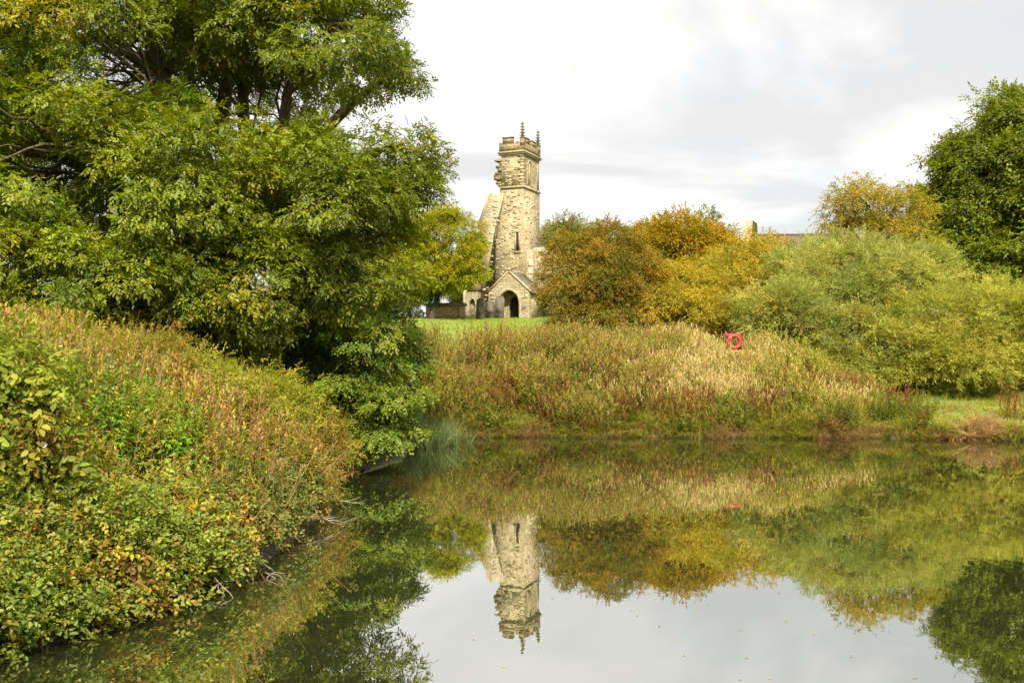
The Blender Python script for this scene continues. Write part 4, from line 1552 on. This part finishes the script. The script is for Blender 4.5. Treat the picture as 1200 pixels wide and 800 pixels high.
# pale reeds at the corner of the pond
x = rng.normal(-2.55, 0.42, 130)
y = 31.4 + rng.normal(0, 0.6, 130)
n = len(x)
r_ = stand('reed_clump', 'blue green reeds standing in the water beyond the hanging shrub', 'reeds', REED, x, y, rng.uniform(0.6, 1.25, n),
           [pick([(2, (0.115, 0.15, 0.055)), (1, (0.16, 0.18, 0.065))], n)] * 3, M_STALK, 0.3, 1.0, z=np.maximum(ground_z(x, y), -0.1))

# ------------------------------------------------------------------ near left bank


def bank_pts(n, y0, y1, d0, d1):
    xx, yy = [], []
    while sum(map(len, xx)) < n:
        y = rng.uniform(y0, y1, n * 3)
        x = rng.uniform(-16, -2, n * 3)
        d = shore_dist(x, y)
        ok = (d > d0) & (d < d1) & (x / y * F + 600 > -120)
        xx.append(x[ok])
        yy.append(y[ok])
    x, y = np.concatenate(xx)[:n], np.concatenate(yy)[:n]
    return x, y, shore_dist(x, y)


def bank_h(y, d):
    return (0.55 + 0.85 * sstep(y, 10.5, 14.5)) * (0.72 + 0.35 * np.clip(d / 1.5, 0, 1))


x, y, d = bank_pts(5200, 9.6, 24.0, 0.05, 6.5)
kk = rng.uniform(0, 1, len(x)) < np.clip(0.72 + 1.1 * wob(x, y, 1.9, 4.0), 0.0, 1)
kk &= ~((y > 12.5) & (y < 13.6) & (d < 0.35))
x, y, d = x[kk], y[kk], d[kk]
n = len(x)
hh = bank_h(y, d) * rng.uniform(0.75, 1.18, n) * (1 + 0.22 * wob(x, y, 1.9, 4.0))
zone = wob(x, y, 0.95, 0.6)
leafc = pick([(4, (0.21, 0.215, 0.026)), (3, (0.28, 0.25, 0.03)), (2, (0.15, 0.18, 0.02))], n)
b_ = zone > 0.26 + 0.55 * sstep(y, 15.0, 17.5)
leafc[b_] = pick([(3, (0.28, 0.20, 0.036)), (3, (0.23, 0.21, 0.03)), (2, (0.26, 0.14, 0.035))], int(b_.sum()))
topc = pick([(3, (0.31, 0.25, 0.06)), (3, (0.26, 0.25, 0.04)), (1, (0.30, 0.19, 0.06))], n)
topc[b_] = pick([(3, (0.34, 0.20, 0.075)), (1, (0.34, 0.26, 0.11))], int(b_.sum()))
WEED_N = [t_weed(i + 300, 26, 0.14, 0.036, 14, 0.055, 0.024, 0.12, 0.85, 0.004) for i in range(8)]
stand('willowherb_thicket', 'dense browning willowherb covering the near left bank', 'weeds', WEED_N, x, y, hh,
      [leafc, pick([(1, (0.17, 0.08, 0.04))], n), topc], M_STALK, 0.16)

# last year's bare stalks standing through the thicket
BARE = [t_weed(i + 330, 3, 0.10, 0.02, 6, 0.05, 0.015, 0.4, 0.9, 0.005) for i in range(6)]
x, y, d = bank_pts(420, 10.5, 22.0, 0.05, 4.0)
n = len(x)
stand('dead_stalks', 'thin tan dead stalks poking out of the left bank thicket', 'stalks', BARE, x, y, bank_h(y, d) * rng.uniform(1.0, 1.35, n),
      [pick([(2, (0.30, 0.21, 0.10)), (1, (0.22, 0.13, 0.07))], n)] * 3, M_STALK, 0.35)

# nettles
x = rng.normal(-6.1, 0.75, 330)
y = rng.normal(14.2, 0.55, 330)
n = len(x)
stand('nettle_patch', 'fresh bright green nettles in the middle of the left bank', 'weeds', NETTLE, x, y, rng.uniform(1.15, 1.65, n),
      [pick([(3, (0.13, 0.24, 0.03)), (2, (0.18, 0.28, 0.035))], n), pick([(1, (0.12, 0.16, 0.04))], n), pick([(1, (0.16, 0.24, 0.04))], n)], M_LEAF, 0.2)


def mound(name, label, cat, pts_fn, count, temps, pal, scale, mat, stems=60, stem_mat=None, group=None, up_bias=0.6, clump=0.16, per=7, sprigs=0):
    """scrambling plant: leaf sprays over a mounded surface, with arching stems"""
    base, P, O = pts_fn(count)
    r = empty(name, base, 0, label, cat, group)
    n0 = len(P)
    ci = np.repeat(np.arange(n0), per)
    m = len(ci)
    pos = P[ci] + rng.normal(0, clump, (m, 3))
    o = O[ci]
    fwd = 0.5 * o + rng.normal(0, 0.55, (m, 3)) + np.array([0, 0, -0.2])
    up = o * 0.8 + UPZ * up_bias + rng.normal(0, 0.35, (m, 3))
    # leaf colour comes in drifts, the way single shoots turn
    u = np.clip(0.5 + 0.55 * wob(P[:, 0] + 0.4 * P[:, 2], P[:, 1] + P[:, 2], 2.6, n0 * 0.01) + rng.normal(0, 0.13, n0), 0, 0.999)
    cw = np.cumsum([q[0] for q in pal]) / sum(q[0] for q in pal)
    base_c = np.array([q[1] for q in pal])[np.searchsorted(cw, u)] * GAIN * (1 + rng.normal(0, 0.12, (n0, 1)))
    col = 0.68 * base_c[ci] + 0.32 * pick(pal, m)
    fol = Fol()
    scatter_sprays(fol, temps, pos, fwd, up, scale * rng.uniform(0.65, 1.3, m), [col])
    # loose shoots that break the outline
    if sprigs:
        k = rng.integers(0, n0, sprigs)
        steps = 7
        g0 = O[k] * 0.6 + UPZ * 0.75 + rng.normal(0, 0.35, (sprigs, 3))
        ln = rng.uniform(0.25, 0.62, sprigs)[:, None]
        sc = pick(pal, sprigs)
        for j in range(steps):
            t = (j + 0.5) / steps
            pp = P[k] + g0 * ln * t - UPZ * 0.10 * t * t
            dr = g0 + rng.normal(0, 0.7, (sprigs, 3))
            scatter_sprays(fol, temps, pp, dr, UPZ + rng.normal(0, 0.5, (sprigs, 3)), scale * rng.uniform(0.35, 0.75, sprigs) * (1.15 - 0.5 * t), [sc * rng.uniform(0.85, 1.15, (sprigs, 1))])
    fol.build('foliage', mat, r)
    mb = MB()
    for k in rng.integers(0, n0, stems):
        b = P[k] + O[k] * 0.08
        q = np.array([P[k][0] - O[k][0] * 0.5 + rng.normal(0, 0.3), P[k][1] - O[k][1] * 0.5 + rng.normal(0, 0.3), 0])
        q[2] = float(ground_z(q[0], q[1]))
        mid = 0.5 * (b + q) + np.array([0, 0, 0.35])
        if stems <= 40:                          # few enough to be parts of their own
            mb = MB()
        mb.tube(wiggle(bez(q, mid, b, 7), 0.03), np.linspace(0.009, 0.004, 7), 4, cap=False)
        if stems <= 40:
            mb.build('stem', stem_mat or M_BARK_DARK, r, local=False)
    if stems > 40:
        tag(mb.build('stem', stem_mat or M_BARK_DARK, r, local=False), kind='stuff')
    return r


M_REDSTEM = bark_mat('red_cane', (0.10, 0.025, 0.02), (0.22, 0.07, 0.04))
PAL_BRAMBLE = [(5, (0.16, 0.20, 0.026)), (3, (0.10, 0.145, 0.02)), (3, (0.27, 0.26, 0.032)), (1.0, (0.33, 0.23, 0.025)), (0.6, (0.36, 0.16, 0.02)), (0.5, (0.2, 0.06, 0.025))]


def bramble_pts(y0, y1, d0, d1, hmul):
    def fn(n):
        x, y, d = bank_pts(n, y0, y1, d0, d1)
        top = hmul * (0.50 + 0.35 * np.clip(d, 0, 1.5)) * (1 + 0.25 * wob(x, y, 2.2, 3.0))
        u = rng.uniform(0.16, 1, len(x)) ** 0.6
        # the front hangs over the water's edge
        z = np.maximum(ground_z(x, y), 0.02) + top * u
        P = np.stack([x, y, z], 1)
        O = np.stack([np.full(len(x), 0.55), np.full(len(x), -0.35), np.full(len(x), 0.5)], 1) + rng.normal(0, 0.3, (len(x), 3))
        return np.array([x.mean(), y.mean(), float(ground_z(x.mean(), y.mean()))]), P, O
    return fn


mound('bramble_thicket', 'large leaved bramble thicket at the bottom left corner trailing in the water', 'bramble', bramble_pts(7.4, 12.7, -0.10, 0.95, 0.95), 1300, BRAM, PAL_BRAMBLE, 0.64, M_LEAF_GLOSSY, 150, M_REDSTEM, sprigs=170)
mound('bramble_bush', 'bramble with dead twigs at the water edge in the middle of the left bank', 'bramble', bramble_pts(13.3, 17.5, 0.02, 0.7, 0.8), 430, BRAM, [(4, (0.10, 0.135, 0.02)), (2, (0.15, 0.165, 0.025)), (2, (0.23, 0.15, 0.035)), (1, (0.07, 0.09, 0.018))], 0.58, M_LEAF_GLOSSY, 90, M_REDSTEM)
mound('spindle_bush', 'orange and olive leaved bush at the tip of the left bank', 'bush', bramble_pts(17.2, 21.6, -0.08, 1.3, 1.25), 800, HERB,
      [(3, (0.16, 0.16, 0.025)), (3, (0.26, 0.15, 0.03)), (2, (0.21, 0.19, 0.03)), (1, (0.25, 0.10, 0.03))], 0.66, M_LEAF, 90, M_BARK_DARK, sprigs=180)


def hop_pts(n):
    c = at(6, 520, 10.9)
    dv = rand_dir(n)
    P = c + dv * np.array([0.62, 0.6, 1.1]) * rng.uniform(0.75, 1.05, (n, 1))
    P[:, 2] = np.maximum(P[:, 2], 0.4)
    return np.array([c[0], c[1], float(ground_z(c[0], c[1]))]), P, dv


HOP = [t_spray(i + 400, 6, 0.26, 0.11, 0.066, 50, 0.3, -0.35, True) for i in range(6)]
mound('bindweed_bush', 'shrub smothered in hanging yellow green bindweed at the left edge', 'bush', hop_pts, 420, HOP,
      [(5, (0.20, 0.235, 0.028)), (2, (0.14, 0.19, 0.025)), (1, (0.30, 0.26, 0.03)), (0.7, (0.24, 0.12, 0.03))], 0.85, M_LEAF, 12, M_BARK_DARK, up_bias=0.2, per=6)

# leafy mounds that break up the herb cover of the near bank
def bush_pts(px, py, D, rx, rz):
    def fn(n):
        c = at(px, py + 9, D)
        dv = rand_dir(n)
        dv[:, 2] = np.abs(dv[:, 2]) * 1.1 - 0.25
        P = c + dv * np.array([rx, rx, rz * 0.8]) * rng.uniform(0.55, 1.1, (n, 1))
        P += 0.2 * np.stack([wob(P[:, 0], P[:, 2], 5), wob(P[:, 1], P[:, 2], 5, 2), wob(P[:, 0], P[:, 1], 5, 3)], 1)
        P[:, 2] = np.maximum(P[:, 2], ground_z(P[:, 0], P[:, 1]) + 0.05)
        k = wob(P[:, 0] + 0.6 * P[:, 2], P[:, 1] - 0.8 * P[:, 2], 3.1, px * 0.1) > -0.30
        return np.array([c[0], c[1], float(ground_z(c[0], c[1]))]), P[k], dv[k]
    return fn


YG = [(4, (0.25, 0.25, 0.026)), (3, (0.19, 0.21, 0.022)), (2, (0.33, 0.28, 0.035))]
OB = [(3, (0.24, 0.21, 0.03)), (2, (0.29, 0.19, 0.035)), (3, (0.20, 0.21, 0.025)), (1, (0.26, 0.13, 0.035))]
FG = [(3, (0.15, 0.22, 0.026)), (2, (0.20, 0.25, 0.03))]
for px, py, D, rx, rz, pal, lab in (
        (60, 418, 17.0, 1.25, 0.75, YG, 'yellow green bush topping the left bank under the ash'),
        (165, 425, 17.6, 1.0, 0.75, OB, 'olive and brown bush on the crest of the left bank'),
        (238, 455, 18.2, 0.95, 0.75, YG, 'pale green leafy bush on the crest right of the brown one'),
        (322, 476, 19.2, 0.9, 0.95, YG, 'feathery yellow green bush at the right end of the bank crest'),
        (368, 515, 20.0, 0.62, 0.85, OB, 'rusty bush sloping down to the tip of the left bank'),
        (205, 545, 15.2, 0.75, 0.55, OB, 'reddish brown herb bush in the middle of the left bank face'),
        (300, 560, 17.2, 0.75, 0.6, FG, 'fresh green bush on the bank face above the dead sticks'),
        (140, 500, 14.0, 0.8, 0.5, YG, 'low light green bush behind the white flower'),
        (330, 600, 17.6, 0.55, 0.42, OB, 'orange brown bush hanging to the water near the straight stick')):
    mound('leafy_bush', lab, 'bush', bush_pts(px, py, D, rx, rz), int(260 * rx * (rx + rz)), HERB, pal, 0.62, M_LEAF, 12, M_BARK_DARK, 'bushes on the left bank', per=12, clump=0.15, sprigs=int(110 * rx))

# leafy plants standing out of the far bank
DG = [(3, (0.11, 0.145, 0.018)), (2, (0.16, 0.18, 0.022)), (1, (0.20, 0.15, 0.03))]
RU = [(3, (0.23, 0.15, 0.035)), (2, (0.18, 0.17, 0.026)), (1, (0.22, 0.09, 0.03))]
for px, py, D, rx, rz, pal, lab in (
        (928, 424, 40.0, 1.25, 1.0, YG, 'yellow green herb bush on the far bank right of the lifebuoy'),
        (992, 452, 38.3, 1.1, 0.75, RU, 'rust tinged herb bush near the right end of the far weeds'),
        (1030, 470, 37.2, 0.7, 0.5, FG, 'small fresh green bush where the far weeds meet the grass'),
        (880, 474, 36.2, 0.95, 0.6, DG, 'dark green herb bush low on the far bank behind the leaning stake'),
        (700, 468, 36.4, 1.1, 0.7, DG, 'dark olive herb bush low on the far bank below the bronze hawthorn'),
        (575, 462, 36.6, 1.2, 0.85, RU, 'rust brown herb bush on the far bank below the porch'),
        (505, 440, 37.6, 1.2, 0.95, DG, 'dark green herb bush on the far bank behind the reeds')):
    mound('leafy_bush', lab, 'bush', bush_pts(px, py, D, rx, rz), int(200 * rx * (rx + rz)), HERB, pal, 0.85, M_LEAF, 6, M_BARK_DARK, 'bushes on the far bank', per=9, clump=0.2, sprigs=int(90 * rx))

# white bindweed flower
c = at(52, 521, 10.55)
fl = MB()
ang = np.linspace(0, 2 * np.pi, 14, endpoint=False)
ax = unit([0.4, -0.8, 0.35])
sx_ = unit(np.cross(ax, [0, 0, 1]))
sy_ = np.cross(sx_, ax)
pts = [c - ax * 0.05]
ring1 = [c - ax * 0.01 + 0.012 * (math.cos(a) * sx_ + math.sin(a) * sy_) for a in ang]
ring2 = [c + ax * 0.02 + 0.036 * (math.cos(a) * sx_ + math.sin(a) * sy_) for a in ang]
k = len(ang)
v = pts + ring1 + ring2
f = [(0, 1 + i, 1 + (i + 1) % k) for i in range(k)] + [(1 + i, 1 + k + i, 1 + k + (i + 1) % k, 1 + (i + 1) % k) for i in range(k)]
fl.raw(np.array(v), f)
o = fl.build('bindweed_flower', M_WHITE, None, smooth=True)
tag(o, 'small white trumpet flower beside the bindweed covered shrub', 'flower')


# dead branches reaching over the water
def dead_branch(p0, p1, r0, label, kids=7, seed=0, sag=0.05):
    r = np.random.default_rng(seed)
    p0, p1 = np.asarray(p0, float), np.asarray(p1, float)
    root = tag(empty('dead_branch', p0, 0), label, 'branch', 'dead branches along the left bank')
    L = np.linalg.norm(p1 - p0)
    main = bez(p0, 0.5 * (p0 + p1) + np.array([0, 0, sag * L]), p1, 10)
    main[1:-1] += r.normal(0, 0.015 * L, main[1:-1].shape)
    MB().tube(main, np.linspace(r0, r0 * 0.25, 10), 6).build('bough', M_TWIG, root, smooth=True, local=False)
    mb = MB()
    for i in range(kids):
        a = main[r.integers(2, 9)]
        d = unit((p1 - p0) / L + r.normal(0, 0.6, 3) * np.array([1, 1, 0.6]))
        b = a + d * L * r.uniform(0.15, 0.4)
        b[2] = max(b[2], 0.01)
        tw = bez(a, 0.5 * (a + b) + r.normal(0, 0.05 * L, 3), b, 6)
        MB().tube(tw, np.linspace(r0 * 0.45, r0 * 0.15, 6), 4).build('twig', M_TWIG, root, smooth=True, local=False)


dead_branch((-3.85, 17.6, 0.35), at(428, 592, 18.2), 0.024, 'straight pale dead stick pointing right over the water', 6, 1)
dead_branch((-3.7, 15.9, 0.25), at(405, 612, 16.4), 0.02, 'forked dead branch just above the water below the bank tip', 8, 2)
dead_branch((-4.0, 13.3, 0.22), at(330, 683, 12.5), 0.024, 'long low dead branch lying on the water surface', 9, 3)
dead_branch((-4.05, 12.9, 0.3), at(305, 655, 12.9), 0.02, 'pale dead twig curving out of the bramble', 8, 4)
dead_branch((-4.1, 12.2, 0.2), at(275, 700, 11.6), 0.018, 'thin grey twig tangled in the bramble foot', 9, 5, 0.2)


# ------------------------------------------------------------------ lifebuoy and rail
def make_lifebuoy():
    D = 42.6
    c = at(860, 400, D)
    gz = float(ground_z(c[0], D))
    s = empty('lifebuoy_stand', (c[0], D, gz), R(6), 'red board on two posts holding the lifebuoy on the far bank', 'stand')
    h = c[2] - gz
    for x in (-0.33, 0.27):
        MB().box(x, x + 0.06, 0.07, 0.14, -0.3, h + 0.40).build('post', M_RED, s)
    MB().box(-0.36, 0.36, 0.03, 0.068, h - 0.34, h - 0.20).build('board', M_RED, s)
    MB().box(-0.36, 0.36, 0.03, 0.068, h + 0.16, h + 0.36).build('board', M_RED, s)
    t = empty('lifebuoy', (c[0], D - 0.05, c[2] - 0.02), R(6), 'red ring lifebuoy with pale bands hung on the red board', 'lifebuoy')
    a = np.linspace(0, 2 * np.pi, 33)
    ring = np.stack([0.27 * np.cos(a), np.full(33, -0.03), 0.27 * np.sin(a)], 1)
    MB().tube(ring, 0.085, 10, cap=False).build('ring', M_RED, t, smooth=True)
    for q in range(4):
        aa = np.linspace(q * math.pi / 2 + 0.72, q * math.pi / 2 + 0.86, 5)
        MB().tube(np.stack([0.27 * np.cos(aa), np.full(5, -0.03), 0.27 * np.sin(aa)], 1), 0.089, 10, cap=True).build('band', M_BAND, t, smooth=True)
    rp = np.stack([0.36 * np.cos(a), -0.05 + 0.02 * np.cos(4 * a), 0.36 * np.sin(a) - 0.02 * np.cos(4 * a)], 1)
    MB().tube(rp, 0.008, 5, cap=False).build('grab_line', M_RED, t, smooth=True)
    # weathered rail beside it
    p = at(827, 404, D + 0.8)
    g = float(ground_z(p[0], D + 0.8))
    f = empty('wooden_rail', (p[0], D + 0.8, g), R(-4), 'weathered pale wooden rail on posts left of the lifebuoy', 'fence')
    hr = CAM_H + (HY - 402) * (D + 0.8) / F - g
    MB().box(-0.95, 0.95, -0.06, 0.06, hr - 0.24, hr - 0.10, 0.01).build('rail', M_TIMBER, f)
    for x in (-0.8, 0.8):
        MB().box(x - 0.08, x + 0.08, 0.073, 0.2, -0.3, hr + 0.02, 0.008).build('post', M_TIMBER, f)


make_lifebuoy()

# leaning stick at the far edge
p0, p1 = at(979, 501, 34.6), at(957, 464, 35.6)
p0[2] = -0.1
o = MB().tube(np.linspace(p0, p1, 5), np.linspace(0.05, 0.03, 5), 7).build('leaning_stake', plain_mat('yellow_wood', (0.36, 0.30, 0.08), 0.9), None, smooth=True)
tag(o, 'yellowish stake leaning over the water among the red docks', 'stake')

# heap of dead vegetation on the right shore
n = 260
x = rng.normal((1145 - 600) / F * 33.2, 0.45, n)
y = rng.normal(33.2, 0.25, n)
z = np.maximum(ground_z(x, y), 0.0)
pos = np.stack([x, y, z + rng.uniform(0, 0.35, n) * np.exp(-((x - x.mean()) / 0.6) ** 2)], 1)
fol = Fol()
scatter_sprays(fol, STRAW, pos, rng.normal(0, 0.7, (n, 3)) + np.array([0.2, -0.5, 0.1]), rand_dir(n), rng.uniform(0.4, 0.8, n), [pick([(2, (0.36, 0.24, 0.11)), (1, (0.28, 0.17, 0.07))], n)] * 3)
o = fol.build('dead_grass_heap', M_STALK)
tag(o, 'heap of tan dead grass slumped at the right water edge', 'grass', kind='stuff')

# fallen leaves afloat near the left bank
n = 240
x = rng.uniform(-4.6, 5.0, n) - 2.0 * rng.uniform(0, 1, n)
y = rng.uniform(8.6, 24, n)
k = shore_dist(x, y) < -0.15
x, y = x[k], y[k]
n = len(x)
a = rng.uniform(0, 6.28, n)
fol = Fol()
one = pack([leaf_quad((0, 0, 0), np.array([1, 0, 0]), np.array([0, 1, 0]), np.array([0, 0, 1]), 0.045, 0.026, 0.0, 0.05)], [1], [0])
fol.add(one, np.stack([x, y, np.full(n, 0.006)], 1), np.stack([np.cos(a), np.sin(a), np.zeros(n)], 1), np.tile(UPZ, (n, 1)), np.ones(n), [pick([(2, (0.3, 0.24, 0.05)), (1, (0.22, 0.2, 0.06))], n)])
o = fol.build('floating_leaves', M_LEAF)
tag(o, 'yellow fallen leaves floating by the left bank', 'leaves', kind='stuff')
